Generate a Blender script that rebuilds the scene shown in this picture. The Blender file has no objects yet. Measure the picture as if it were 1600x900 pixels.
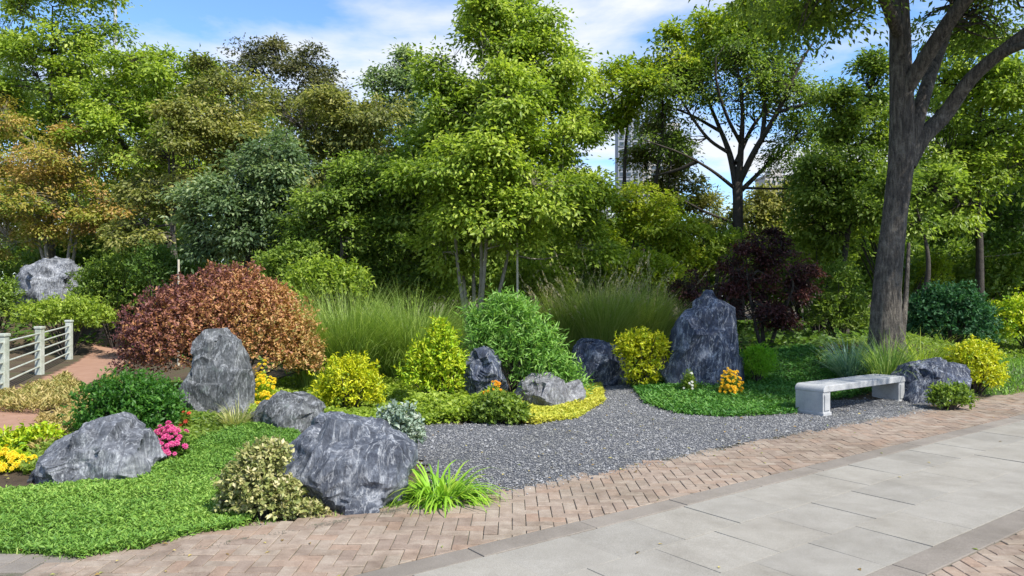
import bpy, math, random
import numpy as np
from mathutils import Vector, noise as mnoise
R = math.radians
F, CX, HY, EYE = 1150.0, 800.0, 463.0, 1.7      # focal length (px of a 1600 px wide frame), centre column, horizon row, eye height
sc = bpy.context.scene
COL = sc.collection
# ------------------------------------------------------------------ camera
cd = bpy.data.cameras.new('camera'); cam = bpy.data.objects.new('camera', cd); COL.objects.link(cam)
cam.location = (0, 0, EYE); cam.rotation_euler = (R(90), 0, 0)
cd.sensor_width = 36; cd.lens = 36 * F / 1600; cd.shift_y = (HY - 450) / 1600
cd.clip_start = .05; cd.clip_end = 9000
sc.camera = cam
# ------------------------------------------------------------------ sun and sky
SUN = Vector((.62, -.52, .92)).normalized()
sl = bpy.data.lights.new('sun', 'SUN'); so = bpy.data.objects.new('sun', sl); COL.objects.link(so)
sl.energy = 3.3; sl.angle = R(.55); sl.color = (1.0, .95, .86)
so.rotation_euler = SUN.to_track_quat('Z', 'Y').to_euler(); so.location = (20, -15, 30)
w = bpy.data.worlds.new('World'); sc.world = w; w.use_nodes = True
nt = w.node_tree; nt.nodes.clear()
N = nt.nodes.new; L = nt.links.new
out = N('ShaderNodeOutputWorld'); bg = N('ShaderNodeBackground'); bg.inputs[1].default_value = .15
sky = N('ShaderNodeTexSky'); sky.sky_type = 'NISHITA'; sky.sun_disc = False
sky.sun_elevation = math.asin(SUN.z); sky.sun_rotation = math.atan2(SUN.x, SUN.y)
sky.air_density = 1.0; sky.dust_density = .05; sky.ozone_density = 3.5; sky.altitude = 1500
tc = N('ShaderNodeTexCoord'); sp = N('ShaderNodeSeparateXYZ'); L(tc.outputs['Generated'], sp.inputs[0])
def vmath(op, a, b):
    n = N('ShaderNodeMath'); n.operation = op
    for i, v in enumerate((a, b)):
        if isinstance(v, (int, float)): n.inputs[i].default_value = v
        else: L(v, n.inputs[i])
    return n.outputs[0]
zz = vmath('ADD', vmath('MAXIMUM', sp.outputs[2], 0.0), .16)
cb = N('ShaderNodeCombineXYZ'); L(vmath('DIVIDE', sp.outputs[0], zz), cb.inputs[0]); L(vmath('DIVIDE', sp.outputs[1], zz), cb.inputs[1])
mp = N('ShaderNodeMapping'); mp.inputs['Location'].default_value = (2.3, 1.15, 0); mp.inputs['Scale'].default_value = (.8, 1.0, 1); L(cb.outputs[0], mp.inputs[0])
nz = N('ShaderNodeTexNoise'); nz.inputs['Scale'].default_value = 1.45; nz.inputs['Detail'].default_value = 9; nz.inputs['Roughness'].default_value = .56; nz.inputs['Distortion'].default_value = .35
L(mp.outputs[0], nz.inputs[0])
cr = N('ShaderNodeValToRGB'); cr.color_ramp.elements[0].position = .475; cr.color_ramp.elements[1].position = .64
L(vmath('ADD', nz.outputs[0], vmath('MULTIPLY', vmath('MAXIMUM', vmath('SUBTRACT', .34, sp.outputs[2]), 0.0), .36)), cr.inputs[0])   # cloud cover thickens towards the horizon all round
mx = N('ShaderNodeMixRGB'); L(cr.outputs[0], mx.inputs[0]); hs = N('ShaderNodeHueSaturation'); hs.inputs['Saturation'].default_value = 1.08; hs.inputs['Value'].default_value = .84; L(sky.outputs[0], hs.inputs['Color']); L(hs.outputs[0], mx.inputs[1]); mx.inputs[2].default_value = (2.8, 2.92, 3.15, 1)
L(mx.outputs[0], bg.inputs[0]); L(bg.outputs[0], out.inputs[0])
# ------------------------------------------------------------------ exposure
vs = sc.view_settings; vs.view_transform = 'Standard'; vs.look = 'None'; vs.exposure = 1.2; vs.gamma = 1; vs.use_curve_mapping = False
cy = sc.cycles; cy.max_bounces = 8; cy.diffuse_bounces = 3; cy.glossy_bounces = 2; cy.transmission_bounces = 4; cy.transparent_max_bounces = 4; cy.use_denoising = True

# ================================================================== helpers
rng = np.random.default_rng(7)
def P(px, py, Y): return np.array([(px - CX) / F * Y, Y, EYE - (py - HY) / F * Y])
def sm(a, b, v):
    t = np.clip((np.asarray(v, float) - a) / (b - a), 0, 1); return t * t * (3 - 2 * t)
def gau(x, y, cx, cy_, rx, ry): return np.exp(-(((x - cx) / rx) ** 2 + ((y - cy_) / ry) ** 2))
SLOPE, BR_TOP, BR_LOW, SL_TOP, SL_LOW, ED_LOW = .735, 6.5, 5.20, 4.94, 2.90, 2.63      # paving runs along Y = c + SLOPE * X
DU = np.array([1, SLOPE]) / math.hypot(1, SLOPE); DV = np.array([-DU[1], DU[0]])
def hgt(x, y):
    x = np.asarray(x, float); y = np.asarray(y, float)
    s = (y - BR_TOP - SLOPE * x)
    h = .22 * gau(x, y, -3.7, 8.9, 1.9, 1.5) + .70 * gau(x, y, 7.4, 14.3, 2.6, 1.7) + .5 * sm(12.6, 18, y) * sm(-9, -5, x)
    h = h + 1.55 * gau(x, y, -15.5, 25.5, 3.6, 3.2) + .12 * gau(x, y, 3.2, 12.6, 1.4, 1.2) + .10 * gau(x, y, -.6, 10.3, 1.6, .9)
    h = h * (1 - sm(70, 140, np.hypot(x, y)))
    return np.where(s > -.12, h * sm(-.12, 1.0, s) - .02, -.07)
def G(px, py):                                  # where the ray through a pixel meets the ground
    lo = 1.5
    for Y in np.arange(2.5, 80, .05):
        p = P(px, py, Y)
        if p[2] <= float(hgt(p[0], p[1])): return p
    return P(px, py, 80)
def ground_at(x, y): return float(hgt(x, y))
def tag(o, label=None, cat=None, group=None, kind=None):
    for k, v in (('label', label), ('category', cat), ('group', group), ('kind', kind)):
        if v: o[k] = v
    return o
def empty(name, loc, label=None, cat=None, group=None):
    o = bpy.data.objects.new(name, None); COL.objects.link(o); o.location = loc; o.empty_display_size = .2
    return tag(o, label, cat, group)
def link(name, me, mat, parent=None):
    o = bpy.data.objects.new(name, me); COL.objects.link(o)
    if mat and not me.materials: me.materials.append(mat)
    if parent: o.parent = parent
    return o
def mesh_np(name, v, faces, tint=None, smooth=False):
    """v (n,3); faces (m,k) int array; tint per vertex"""
    me = bpy.data.meshes.new(name); v = np.asarray(v, np.float32); faces = np.asarray(faces, np.int32); m, k = faces.shape
    me.vertices.add(len(v)); me.vertices.foreach_set('co', v.ravel())
    me.loops.add(m * k); me.loops.foreach_set('vertex_index', faces.ravel())
    me.polygons.add(m); me.polygons.foreach_set('loop_start', np.arange(0, m * k, k, dtype=np.int32))
    if smooth: me.polygons.foreach_set('use_smooth', np.ones(m, bool))
    if tint is not None:
        a = me.attributes.new('tint', 'FLOAT', 'POINT'); a.data.foreach_set('value', np.asarray(tint, np.float32))
    me.update(calc_edges=True); return me
class MB:                                       # boxes and prisms collected into one mesh
    def __init__(s): s.v = []; s.f = []
    def prism(s, poly, z0, z1):
        n = len(poly); b = len(s.v)
        s.v += [(x, y, z0) for x, y in poly] + [(x, y, z1) for x, y in poly]
        s.f += [tuple(range(b + n, b + 2 * n))] + [(b + i, b + (i + 1) % n, b + n + (i + 1) % n, b + n + i) for i in range(n)]
        s.f.append(tuple(range(b + n - 1, b - 1, -1)))
    def box(s, x0, x1, y0, y1, z0, z1): s.prism([(x0, y0), (x1, y0), (x1, y1), (x0, y1)], z0, z1)
    def mesh(s, name):
        me = bpy.data.meshes.new(name); me.from_pydata(s.v, [], s.f); me.update(); return me
def bevel(o, wd, seg=2):
    m = o.modifiers.new('bevel', 'BEVEL'); m.width = wd; m.segments = seg; m.limit_method = 'ANGLE'
    return o
def in_poly(x, y, poly):
    x = np.asarray(x); y = np.asarray(y); c = np.zeros(x.shape, bool); j = len(poly) - 1
    for i in range(len(poly)):
        xi, yi = poly[i][:2]; xj, yj = poly[j][:2]
        t = ((yi > y) != (yj > y)) & (x < (xj - xi) * (y - yi) / (yj - yi + 1e-12) + xi)
        c ^= t; j = i
    return c
def clip(poly, a, b, c):                        # keep a*x+b*y+c >= 0
    o = []
    for i in range(len(poly)):
        p, q = poly[i], poly[(i + 1) % len(poly)]; dp = a * p[0] + b * p[1] + c; dq = a * q[0] + b * q[1] + c
        if dp >= 0: o.append(p)
        if dp * dq < 0: t = dp / (dp - dq); o.append((p[0] + t * (q[0] - p[0]), p[1] + t * (q[1] - p[1])))
    return o
def unit(v): return v / (np.linalg.norm(v, axis=-1, keepdims=True) + 1e-9)
# ------------------------------------------------------------------ materials
def newmat(name):
    m = bpy.data.materials.new(name); m.use_nodes = True; t = m.node_tree; t.nodes.clear()
    o = t.nodes.new('ShaderNodeOutputMaterial'); b = t.nodes.new('ShaderNodeBsdfPrincipled'); t.links.new(b.outputs[0], o.inputs[0])
    return m, t, b, o
def ramp(t, cols, pos=None):
    r = t.nodes.new('ShaderNodeValToRGB'); e = r.color_ramp.elements
    while len(e) < len(cols): e.new(.5)
    for i, c in enumerate(cols):
        e[i].position = pos[i] if pos else i / max(1, len(cols) - 1)
        e[i].color = (*c, 1)
    return r
def tex(t, kind, scale, coord=None, **kw):
    n = t.nodes.new('ShaderNodeTex' + kind); n.inputs['Scale'].default_value = scale
    for k, v in kw.items(): n.inputs[k].default_value = v
    if coord: t.links.new(coord, n.inputs['Vector'])
    return n
def bump(t, b, h, strength, dist=.02, prev=None):
    n = t.nodes.new('ShaderNodeBump'); n.inputs['Strength'].default_value = strength; n.inputs['Distance'].default_value = dist
    t.links.new(h, n.inputs['Height'])
    if prev: t.links.new(prev, n.inputs['Normal'])
    t.links.new(n.outputs[0], b.inputs['Normal']); return n.outputs[0]
def pos(t): return t.nodes.new('ShaderNodeNewGeometry').outputs['Position']
def objc(t): return t.nodes.new('ShaderNodeTexCoord').outputs['Object']
def mixc(t, fac, a, b, mode='MIX'):
    n = t.nodes.new('ShaderNodeMixRGB'); n.blend_type = mode
    for i, v in enumerate((fac, a, b)):
        if isinstance(v, (int, float)): n.inputs[i].default_value = v
        elif isinstance(v, tuple): n.inputs[i].default_value = (*v, 1)
        else: t.links.new(v, n.inputs[i])
    return n.outputs[0]
def leaf_mat(name, cols, trans=.45, rough=.45, spec=.35, posr=None, gain=1.42):
    cols = [tuple(min(.8, c * (gain if max(q) < .42 else 1.0)) for c in q) for q in cols]
    m, t, b, o = newmat(name)
    a = t.nodes.new('ShaderNodeAttribute'); a.attribute_name = 'tint'
    r = ramp(t, cols, posr); t.links.new(a.outputs['Fac'], r.inputs[0])
    t.links.new(r.outputs[0], b.inputs['Base Color']); b.inputs['Roughness'].default_value = rough; b.inputs['Specular IOR Level'].default_value = spec
    tr = t.nodes.new('ShaderNodeBsdfTranslucent'); g = mixc(t, 1.0, r.outputs[0], (1.25, 1.3, .7), 'MULTIPLY'); t.links.new(g, tr.inputs[0])
    mix = t.nodes.new('ShaderNodeMixShader'); mix.inputs[0].default_value = trans
    t.links.new(b.outputs[0], mix.inputs[1]); t.links.new(tr.outputs[0], mix.inputs[2]); t.links.new(mix.outputs[0], o.inputs[0])
    return m
def rock_mat(name, dark, mid, light, amount=.5, vein=(.4, .4, .4), lichen=None):
    m, t, b, o = newmat(name); c = objc(t)
    n1 = tex(t, 'Noise', 3.4, c, Detail=10, Roughness=.72, Distortion=.7)
    r1 = ramp(t, [dark, mid, light], [.36, .54, .54 + .30 * (1.3 - amount)]); t.links.new(n1.outputs[0], r1.inputs[0])
    mpn = t.nodes.new('ShaderNodeMapping'); mpn.inputs['Rotation'].default_value = (.2, .5, .3); mpn.inputs['Scale'].default_value = (1.6, 1.6, .55); t.links.new(c, mpn.inputs[0]); cs_ = mpn.outputs[0]
    n2 = tex(t, 'Noise', 3.1, cs_, Detail=6, Roughness=.62, Distortion=1.6)
    v = ramp(t, [(0, 0, 0), (1, 1, 1), (0, 0, 0)], [.47, .503, .535]); t.links.new(n2.outputs[0], v.inputs[0])
    n3 = tex(t, 'Noise', 17, cs_, Detail=8, Roughness=.8)
    r3 = ramp(t, [(.30, .31, .36), (.95, .95, .97), (1.6, 1.6, 1.6)], [.34, .50, .66]); t.links.new(n3.outputs[0], r3.inputs[0])
    vm = mixc(t, v.outputs[0], (0, 0, 0), r3.outputs[0])
    c1 = mixc(t, mixc(t, 1.0, vm, vein, 'MULTIPLY'), r1.outputs[0], (.62, .64, .66))
    c2 = mixc(t, .75, c1, r3.outputs[0], 'MULTIPLY')
    cw = tex(t, 'Voronoi', 2.2, cs_); cw.feature = 'DISTANCE_TO_EDGE'; cwr = ramp(t, [(.35, .35, .38), (1, 1, 1)], [.0, .035]); t.links.new(cw.outputs[0], cwr.inputs[0]); c2 = mixc(t, .55, c2, cwr.outputs[0], 'MULTIPLY')
    if lichen:
        ln_ = tex(t, 'Noise', 5.5, c, Detail=8, Roughness=.75); lr_ = ramp(t, [(0, 0, 0), (1, 1, 1)], [.56, .68]); t.links.new(ln_.outputs[0], lr_.inputs[0]); c2 = mixc(t, mixc(t, 1.0, lr_.outputs[0], (.7, .7, .7), 'MULTIPLY'), c2, lichen)
    t.links.new(c2, b.inputs['Base Color']); b.inputs['Roughness'].default_value = .72
    n4 = tex(t, 'Noise', 6, cs_, Detail=10, Roughness=.72)
    n5 = tex(t, 'Voronoi', 5, c); n5.feature = 'DISTANCE_TO_EDGE'
    r5 = ramp(t, [(0, 0, 0), (1, 1, 1)], [0, .08]); t.links.new(n5.outputs[0], r5.inputs[0])
    p1 = bump(t, b, n4.outputs[0], 1.0, .07); bump(t, b, n3.outputs[0], .6, .02, p1)
    return m
def simple(name, cols, scale, rough=.8, bscale=None, bstr=.3, bdist=.01, coord=pos, detail=6, randcol=None, stain=None):
    m, t, b, o = newmat(name); c = coord(t)
    n1 = tex(t, 'Noise', scale, c, Detail=detail, Roughness=.65)
    r1 = ramp(t, cols, [.3 + .4 * i / max(1, len(cols) - 1) for i in range(len(cols))]); t.links.new(n1.outputs[0], r1.inputs[0])
    col = r1.outputs[0]
    if randcol:
        oi = t.nodes.new('ShaderNodeObjectInfo'); at = t.nodes.new('ShaderNodeAttribute'); at.attribute_name = 'tint'
        ad = t.nodes.new('ShaderNodeMath'); ad.operation = 'ADD'; t.links.new(oi.outputs['Random'], ad.inputs[0]); t.links.new(at.outputs['Fac'], ad.inputs[1])
        fr = t.nodes.new('ShaderNodeMath'); fr.operation = 'FRACT'; t.links.new(ad.outputs[0], fr.inputs[0])
        rr = ramp(t, randcol); t.links.new(fr.outputs[0], rr.inputs[0]); col = mixc(t, 1.0, col, rr.outputs[0], 'MULTIPLY')
    if stain:                                                       # worn and dirty areas with speckle
        sa = tex(t, 'Noise', .9, c, Detail=9, Roughness=.72, Distortion=.4); ra = ramp(t, [(1, 1, 1), stain], [.46, .66]); t.links.new(sa.outputs[0], ra.inputs[0]); col = mixc(t, .85, col, ra.outputs[0], 'MULTIPLY')
        sb = tex(t, 'Noise', 130, c, Detail=3, Roughness=.8); rb = ramp(t, [(.72, .71, .69), (1.12, 1.12, 1.12)], [.36, .62]); t.links.new(sb.outputs[0], rb.inputs[0]); col = mixc(t, .8, col, rb.outputs[0], 'MULTIPLY')
    t.links.new(col, b.inputs['Base Color']); b.inputs['Roughness'].default_value = rough; b.inputs['Specular IOR Level'].default_value = .3
    n2 = tex(t, 'Noise', bscale or scale * 4, c, Detail=8, Roughness=.7); bump(t, b, n2.outputs[0], bstr, bdist)
    return m
M = {}
M['soil'] = simple('soil', [(.05, .035, .022), (.09, .065, .04), (.07, .075, .03)], 1.2, .95, 30, .8, .03)
M['gravel_bed'] = simple('gravel bed', [(.055, .06, .07), (.12, .125, .14)], 38, .9, 60, 1, .02)
M['gravel'] = simple('gravel', [(.19, .195, .205), (.28, .284, .292)], 9, .85, 90, .5, .005, randcol=[(.35, .36, .42), (.8, .8, .82), (1.0, .98, .92), (1.5, 1.5, 1.5)], stain=(.72, .72, .68))
M['brick'] = simple('brick', [(.225, .172, .135), (.29, .228, .182), (.345, .282, .23)], 9, .9, 120, .45, .004, randcol=[(.78, .75, .74), (1, 1, 1), (1.06, 1.10, 1.10), (1.0, .90, .84), (.9, .93, .93)], stain=(.66, .66, .62))
M['joint'] = simple('sand joint', [(.09, .085, .06), (.16, .145, .115), (.10, .11, .05)], 5, .95, 90, .8, .01)
M['slab'] = simple('stone slab', [(.25, .234, .205), (.285, .269, .238), (.315, .298, .266)], 3.0, .85, 140, .35, .003, randcol=[(.93, .93, .93), (1, 1, 1), (1.05, 1.045, 1.035), (.97, .96, .94)], stain=(.78, .77, .75))
M['edging'] = simple('edging stone', [(.20, .177, .152), (.25, .222, .192)], 3.5, .85, 90, .3, .004, randcol=[(.9, .9, .9), (1.08, 1.08, 1.08)], stain=(.75, .74, .72))
M['redpath'] = simple('red path', [(.27, .15, .10), (.35, .21, .145)], 3, .9, 60, .4, .01)
M['concrete'] = simple('cast stone', [(.29, .30, .31), (.38, .39, .40), (.45, .45, .45)], 5, .8, 60, .3, .004, coord=objc, stain=(.82, .82, .81))
M['white_paint'] = simple('weathered white paint', [(.36, .40, .35), (.55, .58, .54)], 12, .7, 60, .2, .003, stain=(.6, .62, .5))
M['bark'] = simple('bark', [(.05, .042, .034), (.11, .09, .07), (.18, .15, .115)], 9, .95, 16, 1.0, .05)
def bark_mat(name, cols, pale):
    m, t, b, o = newmat(name); c = objc(t); mpn = t.nodes.new('ShaderNodeMapping'); mpn.inputs['Scale'].default_value = (1, 1, .16); t.links.new(c, mpn.inputs[0])
    n1 = tex(t, 'Noise', 22, mpn.outputs[0], Detail=8, Roughness=.7, Distortion=.5); r1 = ramp(t, cols, [.34, .5, .64]); t.links.new(n1.outputs[0], r1.inputs[0])
    n2 = tex(t, 'Noise', 2.2, c, Detail=6, Roughness=.7); r2 = ramp(t, [(0, 0, 0), (1, 1, 1)], [.52, .66]); t.links.new(n2.outputs[0], r2.inputs[0])
    n3 = tex(t, 'Noise', 40, c, Detail=5, Roughness=.7); r3 = ramp(t, [(.6, .6, .6), (1.3, 1.3, 1.3)], [.35, .65]); t.links.new(n3.outputs[0], r3.inputs[0])
    col = mixc(t, mixc(t, 1.0, r2.outputs[0], (.6, .6, .6), 'MULTIPLY'), r1.outputs[0], pale); t.links.new(mixc(t, .8, col, r3.outputs[0], 'MULTIPLY'), b.inputs['Base Color']); b.inputs['Roughness'].default_value = .95
    bump(t, b, n1.outputs[0], 1.0, .12); return m
M['bark'] = bark_mat('ridged bark', [(.03, .026, .022), (.11, .095, .08), (.22, .195, .16)], (.30, .27, .225))
M['bark_pale'] = simple('pale bark', [(.22, .20, .16), (.36, .33, .27)], 8, .9, 25, .8, .03)
M['bark_dark'] = simple('dark bark', [(.035, .03, .026), (.075, .065, .055)], 9, .95, 20, .8, .03)
M['metal'] = simple('grey metal', [(.35, .37, .4), (.42, .44, .46)], 5, .4, 30, .1, .002)
M['stake'] = simple('stake wood', [(.42, .38, .29), (.58, .54, .44)], 12, .85, 60, .3, .004)
M['tower_grey'] = simple('tower grey', [(.26, .28, .31), (.32, .34, .37)], .05, .8, 2, .1, .01)
M['tower_cream'] = simple('tower cream', [(.42, .40, .37), (.48, .46, .43)], .05, .8, 2, .1, .01)
M['glass'] = simple('window glass', [(.05, .07, .09), (.09, .11, .13)], .1, .15, 2, .02, .01)
# ------------------------------------------------------------------ foliage builders
def leaves_mesh(name, p, d, n, ln, wd, tint, fold=.22):
    d = unit(d); s = unit(np.cross(n, d)); n = np.cross(d, s); k = len(p)
    ln = ln[:, None]; wd = wd[:, None]
    mid = p + d * ln * .45
    v = np.stack([p, mid + s * wd * .5 + n * wd * fold, p + d * ln - n * ln * .12, mid - s * wd * .5 + n * wd * fold], 1).reshape(-1, 3)
    b = (np.arange(k) * 4)[:, None]
    f = np.concatenate([b + np.array([[0, 2, 1]]), b + np.array([[0, 3, 2]])], 0)
    return mesh_np(name, v, f, np.repeat(tint, 4))
def wob(u, seed, k=5, freq=3.0):                # smooth uneven function of direction
    r = np.random.default_rng(seed); o = 0
    for i in range(k):
        a = r.normal(size=3) * freq * (1 + .5 * i); o = o + np.sin(u @ a + r.uniform(0, 6.28)) / (1 + .5 * i)
    return o / 2.2
def sphere_dirs(n, r): return unit(r.normal(size=(n, 3)))
def crown_clusters(blobs, n, r, seed, inner=.45, per=11, bsize=(.30, .58)):
    """blobs: (centre, radii). Boughs over each mass, leaf clusters over each bough: centres, outward directions, one tint for each bough"""
    wts = np.array([b[1][0] * b[1][2] for b in blobs]); wts = wts / wts.sum(); cs, us, ts = [], [], []
    for i, (c, rad) in enumerate(blobs):
        k = max(2, int(round(n * wts[i]))); nb = max(3, int(k / per)); u = sphere_dirs(nb, r); u[:, 2] += .1; u[:, 1] -= .15; u = unit(u)
        rr = (inner + (1 - inner) * r.uniform(0, 1, nb) ** .5) * (1 + .2 * wob(u, seed + i * 7)) * .92
        bc = c + u * rr[:, None] * rad; rb = rad.mean() * r.uniform(*bsize, nb); bt = r.uniform(0, 1, nb)
        ix = r.integers(0, nb, k); v = sphere_dirs(k, r); v[:, 2] = np.where(v[:, 2] < -.1, -v[:, 2] * .7, v[:, 2]); v = unit(v + u[ix] * .45)
        cs.append(bc[ix] + v * (rb[ix] * r.uniform(.45, 1.1, k))[:, None] * [1.0, 1.0, .8]); us.append(unit(v + u[ix] * .4)); ts.append(bt[ix])
        kf = int(k * .3); uf = sphere_dirs(kf, r); cs.append(c + uf * (r.uniform(.15, .95, kf) ** .6)[:, None] * rad * .9); us.append(uf); ts.append(r.uniform(0, 1, kf))
    return np.concatenate(cs), np.concatenate(us), np.concatenate(ts)
def cluster_leaves(cs, us, bt, lpc, crad, flat, ln, wd, r, droop=.35, updir=.6, tintmix=.6):
    k = len(cs); cnt = np.maximum(3, (lpc * r.uniform(.5, 1.5, k)).astype(int)); idx = np.repeat(np.arange(k), cnt); m = len(idx)
    size = r.uniform(.55, 1.3, k)[idx]
    off = r.normal(size=(m, 3)) * .5; off[:, 2] *= flat
    off[:, 2] -= .25 * (off[:, 0] ** 2 + off[:, 1] ** 2)           # clusters arch over
    p = cs[idx] + off * crad * size[:, None]
    o = unit(off * [1, 1, .4] + us[idx] * .35)
    d = o + r.normal(size=(m, 3)) * .45; d[:, 2] -= droop
    n = np.array([0, 0, updir]) + o * .35 + us[idx] * .3 + r.normal(size=(m, 3)) * .35
    tint = np.clip((bt * .65 + r.uniform(0, 1, k) * .35)[idx] * tintmix + r.uniform(0, 1, m) * (1 - tintmix), 0, 1)
    tint = np.clip((tint - .5) * 1.5 + .5, 0, 1)
    j = r.uniform(.55, 1.3, m)
    return p, d, n, ln * j, wd * j, tint
def catmull(pts, sub):
    pts = np.asarray(pts, float); q = np.vstack([2 * pts[0] - pts[1], pts, 2 * pts[-1] - pts[-2]]); o = []
    for i in range(1, len(q) - 2):
        for t in np.arange(sub) / sub:
            o.append(.5 * (2 * q[i] + (q[i + 1] - q[i - 1]) * t + (2 * q[i - 1] - 5 * q[i] + 4 * q[i + 1] - q[i + 2]) * t * t + (3 * q[i] - q[i - 1] - 3 * q[i + 1] + q[i + 2]) * t ** 3))
    o.append(pts[-1]); return np.array(o)
class Tubes:
    def __init__(s): s.v = []; s.f = []; s.n = 0
    def add(s, pts, rad, sides=6, rough=0, seed=0, capped=True):
        pts = np.asarray(pts, float); rad = np.asarray(rad, float); k = len(pts)
        t = unit(np.gradient(pts, axis=0)); ref = np.array([.9, .35, .1]) if abs(t[0, 0]) < .8 else np.array([0, 1, .2])
        a = unit(np.cross(t, ref)); b = np.cross(t, a); th = np.arange(sides) * 2 * math.pi / sides
        rr = np.repeat(rad[:, None], sides, 1)
        if rough:
            g = np.random.default_rng(seed); ph = g.uniform(0, 6.28, 6); zz = np.linspace(0, 1, k)[:, None]
            rr = rr * (1 + rough * (np.sin(3 * th + ph[0] + 3 * zz) * .5 + np.sin(7 * th + ph[1] - 5 * zz) * .4 + np.sin(2 * th + ph[2] + 9 * zz) * .4 + g.normal(size=rr.shape) * .25))
        v = pts[:, None] + (a[:, None] * np.cos(th)[None, :, None] + b[:, None] * np.sin(th)[None, :, None]) * rr[:, :, None]
        i = np.arange(k - 1)[:, None] * sides; j = np.arange(sides)[None]; j2 = (j + 1) % sides
        f = np.stack([i + j, i + j2, i + sides + j2, i + sides + j], -1).reshape(-1, 4) + s.n
        s.v.append(v.reshape(-1, 3)); s.f.append(f); s.n += k * sides
    def mesh(s, name): return mesh_np(name, np.concatenate(s.v), np.concatenate(s.f), smooth=True)
def px_blobs(blobs, d, ky=.85, r=None, spread=.35):
    o = []
    for b in blobs:
        px, py, rx, ry = b[:4]; dd = d + (b[4] if len(b) > 4 else (r.uniform(-spread, spread) * rx * d / F if r is not None else 0))
        o.append((P(px, py, dd), np.array([rx * dd / F, ky * (rx + ry) * .5 * dd / F, ry * dd / F])))
    return o
def tree(name, label, d, base_px, blobs, ncl, lpc, crad, ln, wd, mat, bark='bark', trunk_r=.14, stems=1, seed=1, flat=.5, inner=.45, droop=.35,
         fork=.35, group=None, lean=0, tintmix=.55, limbs=True, stem_spread=.35, twig=.011, paths=None):
    r = np.random.default_rng(seed); bl = px_blobs(blobs, d, .85, r)
    bx = (base_px - CX) / F * d; bz = ground_at(bx, d) - .05; base = np.array([bx, d, bz])
    root = empty(name, base, label, 'tree', group)
    top = max(c[2] + rr[2] for c, rr in bl); cen = np.mean([c for c, _ in bl], axis=0)
    T = Tubes(); nodes = []
    cs, us, bt = crown_clusters(bl, int(ncl * 1.15), r, seed, inner)
    fz = bz + (top - bz) * fork
    stemtops = []
    for pp, ww in (paths or []):
        q = catmull([P(a, b, d + (c[0] if c else 0)) for a, b, *c in pp], 6); rad = np.interp(np.linspace(0, 1, len(q)), np.linspace(0, 1, len(ww)), ww) * .5 * d / F
        T.add(q - base, rad, 9, .05, seed); nodes += [(q[i], rad[i]) for i in range(len(q)) if q[i][2] > fz]
    for k in range(0 if paths else stems):
        a = r.uniform(0, 6.28); off = np.array([math.cos(a), math.sin(a) * .8, 0]) * stem_spread * (0 if stems == 1 else 1)
        p0 = base + off * .3; p3 = np.array([base[0] * .45 + cen[0] * .55, d, bz + (top - bz) * .78]) + off * 2.2 + np.array([lean, 0, 0])
        p1 = p0 * .66 + p3 * .34 + off * .4 + r.normal(size=3) * .08; p2 = p0 * .33 + p3 * .67 + r.normal(size=3) * .15
        pts = catmull([p0, p1, p2, p3], 6); z = np.linspace(0, 1, len(pts)); rad = trunk_r * (1 - .85 * z) * (1 + .5 * np.exp(-z * 18))
        T.add(pts - base, rad, 10, .06, seed + k); nodes += [(pts[i], rad[i]) for i in range(len(pts)) if pts[i][2] > fz or i == len(pts) - 1]
    if limbs:
        for c, rr in bl:                                            # one limb for each mass of the crown
            tn = min(nodes[:], key=lambda q: np.linalg.norm((q[0] - c) * [1, 1, 1.0]) + max(0, q[0][2] - c[2]) * 2)
            mid = (tn[0] + c) * .5 + r.normal(size=3) * .12 + np.array([0, 0, -.08 * np.linalg.norm(c - tn[0])])
            pts = catmull([tn[0], mid, c], 4); rad = np.linspace(min(tn[1] * .75, trunk_r * .5), trunk_r * .12, len(pts))
            T.add(pts - base, rad, 6, .05, seed); nodes += [(pts[i], rad[i]) for i in range(2, len(pts))]
        na = np.array([q[0] for q in nodes]); nr = np.array([q[1] for q in nodes])
        for c in cs:
            dd = np.linalg.norm(na - c, axis=1) + np.maximum(0, na[:, 2] - c[2]) * 1.2; i = int(dd.argmin())
            mid = (na[i] + c) * .5 + r.normal(size=3) * .1 + np.array([0, 0, .05])
            pts = catmull([na[i], mid, c], 2); T.add(pts - base, np.linspace(min(nr[i] * .6, twig * 2.2), twig * .5, len(pts)), 3)
    link('trunk', T.mesh('trunk'), M[bark], root)
    p, dv, n, l_, w_, ti = cluster_leaves(cs, us, bt, int(lpc * .6), crad * .8, flat * 1.2, ln * 1.02, wd * 1.1, r, droop, tintmix=tintmix)
    link('crown', leaves_mesh('crown', p - base, dv, n, l_, w_, ti), mat, root)
    return root
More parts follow.
